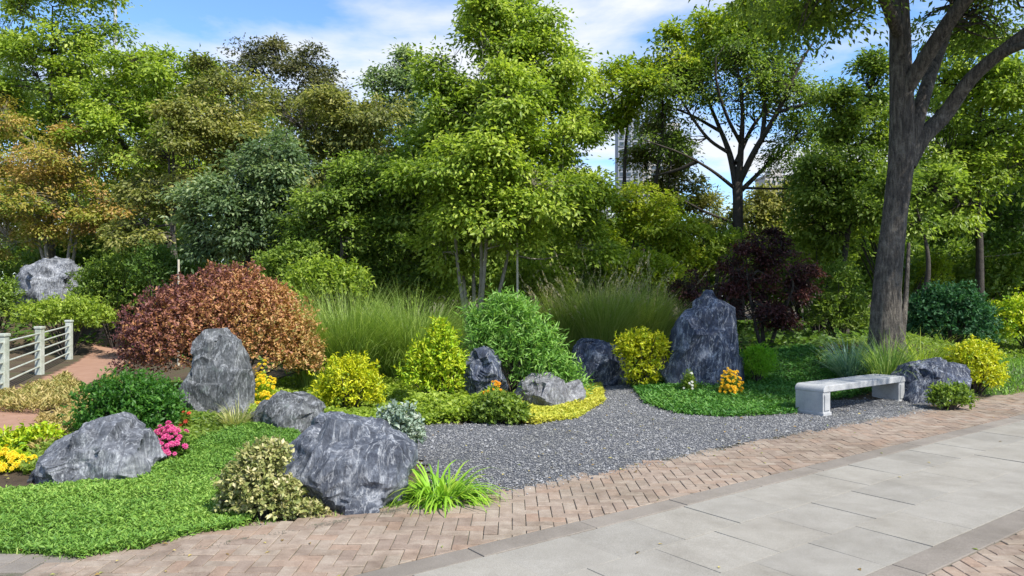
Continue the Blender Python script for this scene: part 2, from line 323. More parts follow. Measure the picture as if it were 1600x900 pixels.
def shrub(name, label, d, blobs, n, ln, wd, mat, cat='shrub', seed=1, up=.5, group=None, shell=.32, lump=.12, spr=.05, lps=7, base_py=None, ky=.9, rand=.4, tintf=None, stem=True, bark='bark_dark', part='foliage', updir=.5, shoot=.14):
    """dense mounded shrub: sprigs of leaves over and under the surface of its lobes"""
    r = np.random.default_rng(seed); bl = px_blobs(blobs, d, ky, r, .15)
    cx = np.mean([c[0] for c, _ in bl]); yy = np.mean([c[1] for c, _ in bl]); base = np.array([cx, yy, ground_at(cx, yy)])
    root = empty(name, base, label, cat, group)
    wts = np.array([b[1][0] * b[1][2] for b in bl]); wts /= wts.sum(); cs, us = [], []
    for i, (c, rad) in enumerate(bl):
        k = int(n * .86 / lps * wts[i]); u = sphere_dirs(int(k * 1.0), r); u[:, 2] = np.where(u[:, 2] < -.55, -u[:, 2], u[:, 2])
        rr = (1 - np.abs(r.normal(size=len(u))) * shell) * (1 + lump * wob(u, seed + i, 6, 4.0) + .04 * r.normal(size=len(u)))
        sh = r.uniform(0, 1, len(u)) > .965; rr = np.where(sh & (u[:, 2] > -.2), np.maximum(rr, 1) + shoot * r.uniform(.2, 1, len(u)), rr)
        cs.append(c + u * np.clip(rr, .05, 1.5)[:, None] * rad); us.append(u)
    cs = np.concatenate(cs); us = np.concatenate(us)
    g = hgt(cs[:, 0], cs[:, 1]); keep = cs[:, 2] > g; cs, us = cs[keep], us[keep]
    idx = np.repeat(np.arange(len(cs)), lps); m = len(idx)
    ax = unit(us + np.array([0, 0, up]) + r.normal(size=us.shape) * .35)[idx]
    t = r.uniform(-.5, .6, m)[:, None]; p = cs[idx] + ax * t * spr * 2 + r.normal(size=(m, 3)) * spr * .35
    d_ = ax * .55 + r.normal(size=(m, 3)) * (rand + .25); nn = us[idx] * .5 + np.array([0, 0, updir]) + r.normal(size=(m, 3)) * rand
    tint = np.clip(r.uniform(0, 1, len(cs))[idx] * .5 + r.uniform(0, 1, m) * .5, 0, 1)
    if tintf is not None: tint = np.clip(tintf(p - base, tint, r), 0, 1)
    j = r.uniform(.5, 1.45, m)
    link(part, leaves_mesh(part, p - base, d_, nn, ln * j * 1.06, wd * j * 1.06, tint), mat, root)
    if stem:
        T = Tubes(); pick = r.choice(len(cs), min(len(cs), 26), replace=False)
        for c in cs[pick]:
            e = c - base; q0 = np.array([e[0] * .12, e[1] * .12, -.05]); mid = (q0 + e) * .5 + np.array([e[0] * -.08, 0, .05])
            T.add(catmull([q0, mid, e * .96], 3), np.linspace(.016, .004, 7) * (1 + np.linalg.norm(e) * .3), 5)
        link('stem', T.mesh('stem'), M[bark], root)
    return root
def blades(n, r, rad, ln, wd, tilt=(.1, .7), arch=1.0, seg=5, elong=1.0, base=None, jl=.35):
    """arching grass blades from a tuft, returns verts, faces, tint"""
    az = r.uniform(0, 6.283, n); q = np.sqrt(r.uniform(0, 1, n)) * rad
    b = np.stack([np.cos(az) * q * elong, np.sin(az) * q, np.zeros(n)], 1) if base is None else base
    az = az + r.normal(size=n) * .5
    h = np.stack([np.cos(az), np.sin(az), np.zeros(n)], 1); s = np.stack([-np.sin(az), np.cos(az), np.zeros(n)], 1)
    t0 = r.uniform(*tilt, n); le = ln * (1 - jl + 2 * jl * r.uniform(0, 1, n)); ar = arch * r.uniform(.5, 1.4, n); w_ = wd * r.uniform(.7, 1.3, n)
    pts = [b]; ws = [w_ * .7]
    for i in range(seg):
        th = t0 + ar * ((i + .5) / seg) ** 1.5; st = le / seg
        pts.append(pts[-1] + (h * np.sin(th)[:, None] + np.array([0, 0, 1]) * np.cos(th)[:, None]) * st[:, None])
        x = (i + 1) / seg; ws.append(w_ * (1.0 if x < .5 else max(.06, 2 * (1 - x))))
    v = np.stack([np.stack([p - s * w_[:, None] * .5, p + s * w_[:, None] * .5], 1) for p, w_ in zip(pts, ws)], 1).reshape(-1, 3)
    o = (np.arange(n) * (seg + 1) * 2)[:, None, None]; i = (np.arange(seg) * 2)[None, :, None]
    f = (o + i + np.array([0, 1, 3, 2])[None, None]).reshape(-1, 4)
    return v, f, np.repeat(np.clip(r.normal(.5, .25, n), 0, 1), (seg + 1) * 2)
def grass_clump(name, label, px, py, n, rad, ln, wd, mat, d=None, seed=1, tilt=(.05, .6), arch=1.1, seg=5, elong=1.0, cat='ornamental grass', plume=None, group=None, cores=None):
    r = np.random.default_rng(seed)
    if d is None: g = G(px, py)
    else: x = (px - CX) / F * d; g = np.array([x, d, ground_at(x, d)])
    root = empty(name, (g[0], g[1], g[2] - .02), label, cat, group)
    v, f, t = blades(n, r, rad, ln, wd, tilt, arch, seg, elong)
    link('blades', mesh_np('blades', v, f, t), mat, root)
    if plume:
        k, pl, pm = plume; T = Tubes(); vs_, fs_, ts_ = blades(k, r, rad, pl, .006, (.02, .45), .5, 6, elong)
        ends = vs_.reshape(k, 7, 2, 3).mean(2); lp = []; ld = []
        for i in range(k):
            for q in range(26):
                a = r.uniform(0, 1); pnt = ends[i, 4] * (1 - a) + ends[i, 6] * a; lp.append(pnt + r.normal(size=3) * .012); ld.append(ends[i, 6] - ends[i, 4] + r.normal(size=3) * .12)
        link('stalks', mesh_np('stalks', vs_, fs_, ts_), mat, root)
        lp = np.array(lp); m = len(lp)
        link('plumes', leaves_mesh('plumes', lp, np.array(ld), r.normal(size=(m, 3)), np.full(m, .07), np.full(m, .012), r.uniform(0, 1, m)), pm, root)
    return root
def region_scatter(poly_px, dens, r, flat=False):
    """random ground points inside a pixel outline projected to the ground"""
    pw = [G(a, b)[:2] for a, b in poly_px]; a = np.array(pw); lo, hi = a.min(0), a.max(0)
    n = int(dens * np.prod(hi - lo)); x = r.uniform(lo[0], hi[0], n); y = r.uniform(lo[1], hi[1], n)
    k = in_poly(x, y, pw); x, y = x[k], y[k]
    return np.stack([x, y, hgt(x, y)], 1), pw
def sheet_from(name, poly, mat, lift, step=.16, kind='structure'):
    """terrain-hugging sheet inside a world outline"""
    a = np.array(poly); lo, hi = a.min(0) - step, a.max(0) + step
    xs = np.arange(lo[0], hi[0], step); ys = np.arange(lo[1], hi[1], step); gx, gy = np.meshgrid(xs, ys, indexing='ij')
    v = np.stack([gx, gy, hgt(gx, gy) + lift], -1).reshape(-1, 3); ny = len(ys); nx = len(xs)
    i, j = np.meshgrid(np.arange(nx - 1), np.arange(ny - 1), indexing='ij'); f = np.stack([i * ny + j, (i + 1) * ny + j, (i + 1) * ny + j + 1, i * ny + j + 1], -1).reshape(-1, 4)
    c = v[f].mean(1); f = f[in_poly(c[:, 0], c[:, 1], poly)]
    o = link(name, mesh_np(name, v, f, smooth=True), mat); return tag(o, kind=kind)

# ================================================================== the ground
xs = np.unique(np.round(np.concatenate([-np.geomspace(26, 4000, 22), np.arange(-26, 26, .4), np.geomspace(26, 4000, 22)]), 3))
ys = np.unique(np.round(np.concatenate([-np.geomspace(4, 4000, 20), np.arange(-4, 34, .35), np.geomspace(34, 5000, 24)]), 3))
gx, gy = np.meshgrid(xs, ys, indexing='ij'); v = np.stack([gx, gy, hgt(gx, gy)], -1).reshape(-1, 3); ny = len(ys)
i, j = np.meshgrid(np.arange(len(xs) - 1), np.arange(ny - 1), indexing='ij')
tag(link('ground', mesh_np('ground', v, np.stack([i * ny + j, (i + 1) * ny + j, (i + 1) * ny + j + 1, i * ny + j + 1], -1).reshape(-1, 4), smooth=True), M['soil']), kind='structure')

# paving: sand bed, slabs, edging stones, herringbone bricks
def uvp(u, v): return tuple(np.array([0, 0]) + DU * u + DV * v)
def vof(c): return c * DV[1]                     # offset across the path of the line Y = c + SLOPE X
bed = MB(); bed.prism([uvp(-14, vof(-3)), uvp(30, vof(-3)), uvp(30, vof(BR_TOP) + .02), uvp(-14, vof(BR_TOP) + .02)], -.06, -.009)
bed.prism([uvp(-14, vof(BR_TOP) + .02), uvp(1.6, vof(BR_TOP) + .02), uvp(.6, vof(BR_TOP) + .34), uvp(-14, vof(BR_TOP) + .6)], -.06, -.0095)
paving = tag(link('paved_path', bed.mesh('paved_path'), M['joint']), kind='structure')
def slab_mesh(lx, ly, b=.006, depth=.05, name='slab'):
    m = MB(); m.box(-lx / 2, lx / 2, -ly / 2, ly / 2, -depth, 0); me = m.mesh(name); return me
v0, v1 = vof(SL_LOW), vof(SL_TOP); rows = 3; rw = (v1 - v0) / rows; slen = .62; ang = math.atan(SLOPE); rr_ = random.Random(4)
sm_ = slab_mesh(slen - .004, rw - .004)
for rI in range(rows):
    for k in range(-6, 26):
        u = k * slen + (.31 if rI % 2 else 0); x, y = uvp(u, v0 + (rI + .5) * rw)
        if y < 1.2 or x > 15 or x < -6: continue
        o = link('slab', sm_, M['slab'], paving); o.location = (x, y, rr_.uniform(-.003, .002)); o.rotation_euler = (rr_.gauss(0, .0025), rr_.gauss(0, .0025), ang); bevel(o, .003)
for c0, c1 in ((SL_TOP, BR_LOW), (ED_LOW, SL_LOW)):
    em = slab_mesh(.994, vof(c1) - vof(c0) - .006, name='edging_stone')
    for k in range(-5, 17):
        x, y = uvp(k * 1.0 + .2, (vof(c0) + vof(c1)) / 2)
        if y < 1.2 or x > 15: continue
        o = link('edging_stone', em, M['edging'], paving); o.location = (x, y, .002 + rr_.uniform(-.002, .002)); o.rotation_euler = (0, 0, ang); bevel(o, .006)
BW = .103; gap = .0055; bricks = []
left_edge = [G(a, b)[:2] for a, b in ((120, 880), (235, 858), (305, 838), (372, 828), (500, 812), (560, 803), (640, 792))]
def brick_ok(x, y):
    c = y - SLOPE * x
    if BR_LOW - .16 < c < BR_TOP + .02: return True
    if c >= BR_TOP and x < -.8: return y < np.interp(x, [p[0] for p in left_edge], [p[1] for p in left_edge]) + .03 and x > -2.98
    return c < ED_LOW + .16 and c > ED_LOW - 2.2 and x > 0
for ix in range(-50, 130):
    for iy in range(20, 160):
        k = (ix - iy) % 4
        if k == 0: wx, wy = 2, 1
        elif k == 3: wx, wy = 1, 2
        else: continue
        x0, y0 = ix * BW, iy * BW; cx_, cy_ = x0 + wx * BW / 2, y0 + wy * BW / 2
        if not brick_ok(cx_, cy_) or cy_ < 2.8 or cx_ > 10.5 or abs(cx_) > cy_ * .74 + 1.6: continue
        poly = [(x0 + gap / 2, y0 + gap / 2), (x0 + wx * BW - gap / 2, y0 + gap / 2), (x0 + wx * BW - gap / 2, y0 + wy * BW - gap / 2), (x0 + gap / 2, y0 + wy * BW - gap / 2)]
        c = cy_ - SLOPE * cx_
        if c > 4: poly = clip(poly, -SLOPE, 1, -(BR_LOW + .006)); 
        else: poly = clip(poly, SLOPE, -1, (ED_LOW - .006))
        if len(poly) < 3: continue
        a = abs(sum(poly[q][0] * poly[(q + 1) % len(poly)][1] - poly[(q + 1) % len(poly)][0] * poly[q][1] for q in range(len(poly)))) / 2
        if a < .0012: continue
        bricks.append((math.hypot(cx_, cy_), cx_, cy_, poly, a))
inview = lambda b: abs(b[1]) < b[2] * .70 and b[2] > 4.45
bricks.sort(key=lambda b: (not inview(b), b[0]))
full = {}
rest = MB(); rest_t = []
for bi, (dist, x, y, poly, a) in enumerate(bricks):
    dz = rr_.gauss(0, .0018)
    if bi < 300:
        lp = [(p[0] - x, p[1] - y) for p in poly]; key = tuple(round(q, 3) for p in lp for q in p)
        if key not in full: m = MB(); m.prism(lp, -.045, 0); full[key] = m.mesh('brick')
        o = link('brick', full[key], M['brick'], paving); o.location = (x, y, dz); o.rotation_euler = (rr_.gauss(0, .008), rr_.gauss(0, .008), 0); bevel(o, .004, 1)
    else:
        n0 = len(rest.v); rest.prism(poly, -.045, dz); rest_t += [rr_.random()] * (len(rest.v) - n0)
me = rest.mesh('far_bricks'); at_ = me.attributes.new('tint', 'FLOAT', 'POINT'); at_.data.foreach_set('value', np.array(rest_t, np.float32))
tag(link('far_bricks', me, M['brick'], paving), kind='stuff')
# small grey flags at the lower left corner
flag = tag(link('corner_flagging', (lambda m: (m.prism([G(-160, 872)[:2], G(-160, 910)[:2], G(150, 910)[:2], G(112, 880)[:2]], -.03, -.0055), m.mesh('corner_flagging'))[1])(MB()), M['joint']), kind='structure')
for k in range(14):
    x = -4.1 + (k % 7) * .2; y = 4.78 - (k // 7) * .17
    m = MB(); m.box(-.096, .096, -.08, .08, -.04, 0); o = link('paver', m.mesh('paver'), M['edging'], flag); o.location = (x, y, .002 + rr_.gauss(0, .002)); bevel(o, .004, 1)

# gravel sweep
gravel_px = [(640, 690), (655, 668), (760, 664), (830, 668), (900, 656), (940, 632), (948, 606), (985, 604), (1008, 632), (1060, 648), (1130, 653), (1240, 648), (1300, 628), (1450, 628), (1452, 650), (1300, 672), (1150, 697), (1020, 728), (900, 752), (770, 776), (700, 786)]
gp = [G(a, b)[:2] for a, b in gravel_px]
r = np.random.default_rng(3)
tag(sheet_from('gravel_bed', gp, M['gravel_bed'], .018, .07), kind='structure')
a = np.array(gp); lo, hi = a.min(0) - .1, a.max(0) + .1
n = 155000; x = r.uniform(lo[0], hi[0], n); y = r.uniform(lo[1], hi[1], n)
jx = x + r.normal(size=n) * .06 * (1 + 2 * (r.uniform(0, 1, n) > .9)); jy = y + r.normal(size=n) * .06 * (1 + 2 * (r.uniform(0, 1, n) > .9))
k = in_poly(jx, jy, gp); x, y = x[k], y[k]; n = len(x); print('gravel', n)
oc = np.array([[1, 0, 0], [0, 1, 0], [-1, 0, 0], [0, -1, 0], [0, 0, .75], [0, 0, -.75]], float); of = np.array([[0, 1, 4], [1, 2, 4], [2, 3, 4], [3, 0, 4]])
sz = r.uniform(.004, .010, n) * (1 + 1.1 * (r.uniform(0, 1, n) > .94)); th = r.uniform(0, 6.28, n); vv = oc[None] * sz[:, None, None] * r.uniform(.6, 1.35, (n, 6, 3))
c_, s_ = np.cos(th)[:, None], np.sin(th)[:, None]; vv = np.stack([vv[..., 0] * c_ - vv[..., 1] * s_, vv[..., 0] * s_ + vv[..., 1] * c_, vv[..., 2]], -1)
vv[:, 4, :2] += r.normal(size=(n, 2)) * .004
onb = (y - SLOPE * x) < BR_TOP + .02
vv += np.stack([x, y, np.where(onb, .001, hgt(x, y) + .021) + r.uniform(0, .006, n)], 1)[:, None]
tag(link('gravel', mesh_np('gravel', vv.reshape(-1, 3), (np.arange(n)[:, None, None] * 6 + of[None]).reshape(-1, 3), np.repeat(r.uniform(0, 1, n), 6)), M['gravel']), 'loose blue-grey gravel spread between the planting and the brick paving', 'gravel', kind='stuff')

# red path at the left, going back past the fence
rp = [P(*q)[:2] for q in ((-160, 700, 8.3), (48, 690, 8.6), (60, 650, 10.4), (110, 615, 12.9), (160, 590, 15.4), (200, 560, 20), (215, 545, 24), (160, 545, 24), (125, 565, 19.6), (80, 585, 16.2), (10, 612, 13), (-160, 640, 11))]
sheet_from('garden_path', rp, M['redpath'], .012, .12)
# lawns
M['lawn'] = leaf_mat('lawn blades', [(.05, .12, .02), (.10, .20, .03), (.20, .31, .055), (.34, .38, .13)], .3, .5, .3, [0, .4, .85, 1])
M['lawn_shade'] = leaf_mat('lawn blades darkened as shade', [(.03, .10, .018), (.06, .16, .025), (.12, .23, .04)], .3, .5, .3)  # darker copy of the lawn, tree shade put into the blade colour
M['lawn_base'] = simple('lawn soil', [(.03, .05, .015), (.05, .08, .02)], 6, .95, 30, .6, .02)
def lawn(name, label, poly_px, dens, ln, wd, mat, seed, leafy=0):
    r = np.random.default_rng(seed); p, pw = region_scatter(poly_px, dens, r)
    sheet_from('lawn', pw, M['lawn_base'], .012, .1)
    thin = wob(p * [1, 1, 0], seed + 5, 6, 2.6) + .5 * wob(p * [1, 1, 0], seed + 6, 6, 9.0); p = p[r.uniform(-1.9, .2, len(p)) < thin]; n = len(p)
    patch = np.clip(.5 + .5 * wob(p * [1, 1, 0], seed, 5, 1.6), 0, 1); hh = .6 + .7 * np.clip(.5 + .6 * wob(p * [1, 1, 0], seed + 9, 6, 7.0), 0, 1)
    if leafy:
        p[:, 2] += .008 + hh * leafy * r.uniform(0, 1, n) ** .7; az = r.uniform(0, 6.28, n); j = r.uniform(.5, 1.5, n)
        d = np.stack([np.cos(az), np.sin(az), r.normal(.45, .5, n)], 1); tint = np.clip(patch * .35 + r.uniform(0, 1, n) * .6, 0, 1)
        tag(link(name, leaves_mesh(name, p, d, np.array([0, -.2, 1]) + r.normal(size=(n, 3)) * .5, ln * j, wd * j, tint), mat), label, 'grass', kind='stuff'); return
    v, f, t = blades(n, r, 0, ln, wd, (.1, 1.0), 1.0, 2, base=p + np.array([0, 0, .008]))
    t = np.clip(t * .6 + np.repeat(patch, 6) * .35, 0, 1)
    tag(link(name, mesh_np(name, v, f, t), mat), label, 'grass', kind='stuff')
lawn_left = [(-140, 800), (-60, 780), (40, 768), (140, 752), (235, 730), (300, 690), (400, 668), (470, 680), (470, 730), (420, 800), (372, 830), (305, 840), (235, 860), (120, 880), (60, 872), (0, 868), (-160, 850)]
lawn('grass', 'low leafy green lawn sloping up to the two front boulders', lawn_left, 17500, .030, .0105, M['lawn'], 11, .055)
lawn_right = [(985, 604), (1008, 634), (1060, 650), (1130, 655), (1240, 650), (1300, 626), (1420, 600), (1420, 572), (1300, 560), (1200, 545), (1120, 560), (1010, 590)]
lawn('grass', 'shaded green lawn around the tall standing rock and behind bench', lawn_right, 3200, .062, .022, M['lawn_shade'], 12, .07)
lawn('grass', 'strip of grass at the right edge beside the yellow ball shrub', [(1500, 618), (1560, 560), (1760, 545), (1760, 612), (1600, 622)], 800, .09, .020, M['lawn'], 13)
# undergrowth covering the beds
def leaf_cover(name, label, poly_px, dens, ln, wd, mat, seed, h=.15, cat='ground cover', up=.3):
    r = np.random.default_rng(seed); p, _ = region_scatter(poly_px, dens, r); n = len(p); print(name, n)
    lump = np.clip(.6 + .5 * wob(p * [1, 1, 0], seed, 6, 3.2), .12, 1.2)
    p[:, 2] += h * lump * r.uniform(0, 1, n) ** .6
    az = r.uniform(0, 6.28, n); d = np.stack([np.cos(az), np.sin(az), r.normal(up, .45, n)], 1); nn = np.array([0, -.2, 1]) + r.normal(size=(n, 3)) * .45
    j = r.uniform(.6, 1.4, n); tag(link(name, leaves_mesh(name, p, d, nn, ln * j, wd * j, np.clip(lump * .35 + r.uniform(0, 1, n) * .6, 0, 1)), mat), label, cat, kind='stuff')
GREEN_D = leaf_mat('deep green', [(.04, .075, .014), (.07, .13, .022), (.13, .21, .04)])
GREEN_M = leaf_mat('mid green', [(.055, .095, .016), (.12, .185, .028), (.24, .31, .055)])
GREEN_L = leaf_mat('light green', [(.085, .14, .018), (.19, .265, .03), (.35, .41, .07)])
GREEN_Y = leaf_mat('yellow green', [(.10, .16, .012), (.22, .29, .02), (.40, .42, .045)])
OLIVE = leaf_mat('olive', [(.075, .095, .024), (.16, .175, .045), (.32, .30, .10)])
GREYG = leaf_mat('grey green', [(.05, .085, .035), (.11, .165, .07), (.29, .35, .19)])
YELLOW = leaf_mat('golden leaf', [(.10, .19, .014), (.34, .39, .014), (.52, .51, .016), (.68, .64, .03)], .3)
YELGRN = leaf_mat('lime leaf', [(.08, .19, .016), (.26, .38, .016), (.42, .48, .02), (.56, .58, .035)], .3)
leaf_cover('ground_cover', 'dark leafy undergrowth filling the ground beneath the trees', [(-300, 560), (200, 545), (480, 600), (700, 590), (900, 560), (1060, 560), (1300, 540), (1500, 545), (1900, 560), (1900, 508), (800, 508), (-300, 508)], 62, .16, .09, GREEN_D, 21, .3)
leaf_cover('ground_cover', 'shaded leafy growth on the mound around the big trunk', [(1270, 575), (1500, 590), (1620, 560), (1620, 520), (1480, 532), (1300, 540)], 420, .09, .04, GREEN_M, 28, .18)
leaf_cover('ground_cover', 'low fresh green planting between yellow shrubs and gravel edge', [(590, 612), (700, 590), (760, 596), (775, 662), (655, 667), (640, 640)], 5200, .062, .034, GREEN_L, 22, .26)
leaf_cover('ground_cover', 'low green planting around the low rock behind the front boulder', [(380, 610), (500, 590), (620, 605), (640, 655), (590, 690), (500, 668), (440, 668), (390, 660)], 3900, .062, .032, GREEN_L, 23, .15)
leaf_cover('ground_cover', 'golden creeping ground cover curling round the pale low rock', [(778, 640), (800, 664), (840, 667), (900, 657), (944, 630), (938, 600), (915, 605), (905, 630), (840, 628)], 9000, .05, .018, leaf_mat('gold creeper', [(.20, .25, .03), (.40, .39, .05), (.54, .49, .10)], .3), 24, .15)
leaf_cover('ground_cover', 'dry yellow and green growth between fence and red path', [(-80, 648), (0, 646), (60, 650), (110, 640), (130, 612), (105, 590), (60, 606), (0, 622), (-100, 640)], 1700, .09, .02, leaf_mat('dry growth', [(.10, .15, .03), (.26, .22, .07), (.40, .31, .14)], .3), 25, .22, up=.8)
leaf_cover('ground_cover', 'olive green planting around the clipped dome and upright stone', [(30, 745), (60, 700), (110, 655), (160, 610), (200, 600), (300, 600), (400, 610), (400, 668), (320, 690), (240, 735), (200, 745)], 2700, .06, .026, GREEN_M, 27, .10)
leaf_cover('ground_cover', 'dry tan growth along the near edge of the red path', [(50, 715), (60, 670), (118, 640), (165, 598), (200, 600), (150, 640), (110, 680), (80, 715)], 2600, .08, .018, leaf_mat('tan growth', [(.20, .19, .05), (.42, .32, .12), (.55, .44, .2)], .3), 26, .16, up=.8)

# ================================================================== rocks
ROCK_A = rock_mat('blue grey limestone', (.026, .032, .05), (.125, .142, .175), (.46, .48, .51), .75, (.42, .42, .42))
ROCK_B = rock_mat('grey limestone', (.04, .045, .055), (.175, .187, .21), (.48, .49, .51), .75, (.4, .4, .4))
ROCK_E = rock_mat('greenish grey stone', (.035, .04, .042), (.115, .122, .125), (.32, .33, .34), .75, (.35, .35, .35), (.15, .19, .165))
ROCK_C = rock_mat('limestone in blue shade', (.012, .018, .038), (.048, .064, .105), (.34, .38, .46), .62, (.4, .4, .4))  # sky-lit shade put into the stone colour as dark blue
ROCK_D = rock_mat('pale limestone', (.08, .08, .085), (.22, .22, .23), (.44, .435, .44), .6, (.4, .4, .4), (.20, .20, .16))
def rock(label, outline, d, mat, seed, kdepth=.8, facets=26, sink=.25, tiltback=0.0, soft=.93, amp=.72):
    r = np.random.default_rng(seed); pw = np.array([P(a, b, d)[[0, 2]] for a, b in outline])
    zmin, zmax = pw[:, 1].min(), pw[:, 1].max(); nz_, na = 50, 80
    zl = zmin + (zmax - zmin) * (1 - (1 - np.linspace(0, 1, nz_)) ** 1.25); zl = np.clip(zl, zmin + 1e-3, zmax - 1e-3)
    lft, rgt = [], []
    for z in zl:
        xsx = []
        for i in range(len(pw)):
            a, b = pw[i], pw[(i + 1) % len(pw)]
            if (a[1] - z) * (b[1] - z) <= 0 and a[1] != b[1]: xsx.append(a[0] + (z - a[1]) / (b[1] - a[1]) * (b[0] - a[0]))
        lft.append(min(xsx)); rgt.append(max(xsx))
    lft, rgt = np.array(lft), np.array(rgt); low = int(np.argmax(rgt - lft))
    lft[:low] = np.minimum(lft[:low], lft[low] + .05); rgt[:low] = np.maximum(rgt[:low], rgt[low] - .05)   # keep it broad at the foot
    hw = (rgt - lft) / 2; cxs = (rgt + lft) / 2; W = hw.max()
    zl = np.concatenate([[zmin - sink], zl]); hw = np.concatenate([[hw[0]], hw]); cxs = np.concatenate([[cxs[0]], cxs])
    tt = (zl - zmin) / (zmax - zmin); hd = kdepth * W * (.35 * hw / W + .65 * np.sqrt(np.clip(1 - np.clip(tt, 0, 1) ** 2.6, .002, 1)))
    hd = np.minimum(hd, hw * 1.8 + .02)
    th = np.arange(na) * 2 * math.pi / na; e = .8
    cxn = np.sign(np.cos(th)) * np.abs(np.cos(th)) ** e; syn = np.sign(np.sin(th)) * np.abs(np.sin(th)) ** e
    v = np.stack([cxs[:, None] + hw[:, None] * cxn, d + W * kdepth * .2 + hd[:, None] * syn + tiltback * (zl - zmin)[:, None], np.repeat(zl[:, None], na, 1)], -1)
    nzz = len(zl); flat = v.reshape(-1, 3); cen = np.array([cxs.mean(), d + W * kdepth * .2, (zmin + zmax) / 2])
    # flatten patches into facets
    pick = flat[r.integers(0, len(flat), facets)]; nrm = unit((pick - cen) / np.array([W, W * kdepth, (zmax - zmin) / 2]) ** 2 * W + r.normal(size=pick.shape) * .34)
    dist = np.linalg.norm(flat[:, None] - pick[None], axis=2); near = dist.argmin(1); q = ((flat - pick[near]) * nrm[near]).sum(1)
    flat = flat - nrm[near] * (q * soft)[:, None]
    S = 2.2 / W; sd = Vector(r.uniform(-40, 40, 3)); disp = np.empty(len(flat)); xr = W / .5
    for i, p in enumerate(flat):
        pv = Vector(p) ; a = pv * (S * .55) + sd
        disp[i] = .085 * mnoise.noise(a) + .07 * (1 - abs(mnoise.noise(a * 2.1 + Vector((4, 1, 2))) * 2.2)) - .05 + .04 * (1 - abs(mnoise.noise(a * 4.7)) * 2) + .02 * mnoise.noise(a * 9.5) + .014 * mnoise.noise(a * 19)
    flat = flat + unit(flat - cen) * (disp * W * amp)[:, None]
    v = np.concatenate([flat, [flat.reshape(nzz, na, 3)[-1].mean(0) + [0, 0, .004]]])
    ii = np.arange(nzz - 1)[:, None] * na; jj = np.arange(na)[None]; j2 = (jj + 1) % na
    f = np.stack([ii + jj, ii + j2, ii + na + j2, ii + na + jj], -1).reshape(-1, 4)
    cap = np.stack([(nzz - 1) * na + np.arange(na), (nzz - 1) * na + (np.arange(na) + 1) % na, np.full(na, len(v) - 1), np.full(na, len(v) - 1)], 1)
    base = np.array([cen[0], cen[1], ground_at(cen[0], cen[1])])
    me = bpy.data.meshes.new('rock'); me.from_pydata((v - base).tolist(), [], f.tolist() + [tuple(c[:3]) for c in cap.tolist()]); me.update()
    me.polygons.foreach_set('use_smooth', np.ones(len(me.polygons), bool)); me.set_sharp_from_angle(angle=R(38))
    o = link('rock', me, mat); o.location = base; return tag(o, label, 'rock', 'garden rocks')
rock('broad blue-grey boulder on the left lawn below the clipped green dome', [(30, 778), (40, 755), (62, 728), (100, 690), (138, 660), (165, 654), (205, 668), (228, 690), (233, 745)], 6.9, ROCK_B, 101, .75, 30, soft=.75)
rock('large dark blue-grey boulder at the paving edge beside the strappy clump', [(433, 765), (452, 716), (475, 690), (530, 657), (560, 660), (592, 672), (622, 690), (642, 716), (638, 750), (608, 782), (548, 802), (470, 782)], 6.1, ROCK_A, 142, .8, 30, soft=.78)
rock('upright grey stone standing before the red-leaved shrub', [(280, 665), (288, 605), (303, 540), (317, 520), (343, 515), (362, 530), (381, 572), (385, 622), (380, 665)], 9.4, ROCK_E, 103, .6, tiltback=.08)
rock('low greyish stone between the upright stone and the golden ball', [(393, 672), (404, 632), (440, 620), (486, 619), (501, 640), (497, 675)], 8.8, ROCK_E, 104, .8)
rock('thin dark ledge stone just behind the large front boulder', [(482, 690), (488, 662), (505, 652), (545, 650), (560, 660), (560, 690)], 7.3, ROCK_A, 105, .7)
rock('small dark jagged rock under the left side of the willow-leaved shrub', [(726, 605), (728, 564), (744, 545), (766, 548), (784, 582), (792, 605)], 11.2, ROCK_C, 106, .7)
rock('pale low stone ringed by golden ground cover', [(806, 632), (812, 604), (830, 588), (852, 583), (878, 597), (905, 603), (914, 620), (908, 632)], 11.3, ROCK_D, 107, .6)
rock('rounded dark rock where the gravel runs back into the planting', [(895, 612), (896, 548), (906, 536), (946, 534), (970, 549), (979, 575), (974, 612)], 13.8, ROCK_C, 108, .7, soft=.8)
rock('tall pointed rock coloured in dark blue shade standing on the shaded lawn', [(1046, 606), (1049, 546), (1059, 506), (1086, 482), (1106, 453), (1130, 468), (1149, 490), (1156, 540), (1157, 606)], 12.9, ROCK_C, 149, .65, 24, tiltback=.05, soft=.7, amp=.5)
rock('dark low rock behind the right end of the bench', [(1398, 645), (1404, 588), (1422, 570), (1476, 563), (1506, 580), (1515, 610), (1513, 645)], 11.9, ROCK_C, 110, .7)
rock('pale grey rock high on the bank beyond the white fence', [(28, 485), (29, 440), (36, 424), (62, 408), (101, 404), (118, 430), (124, 485)], 23.5, ROCK_B, 111, .8)

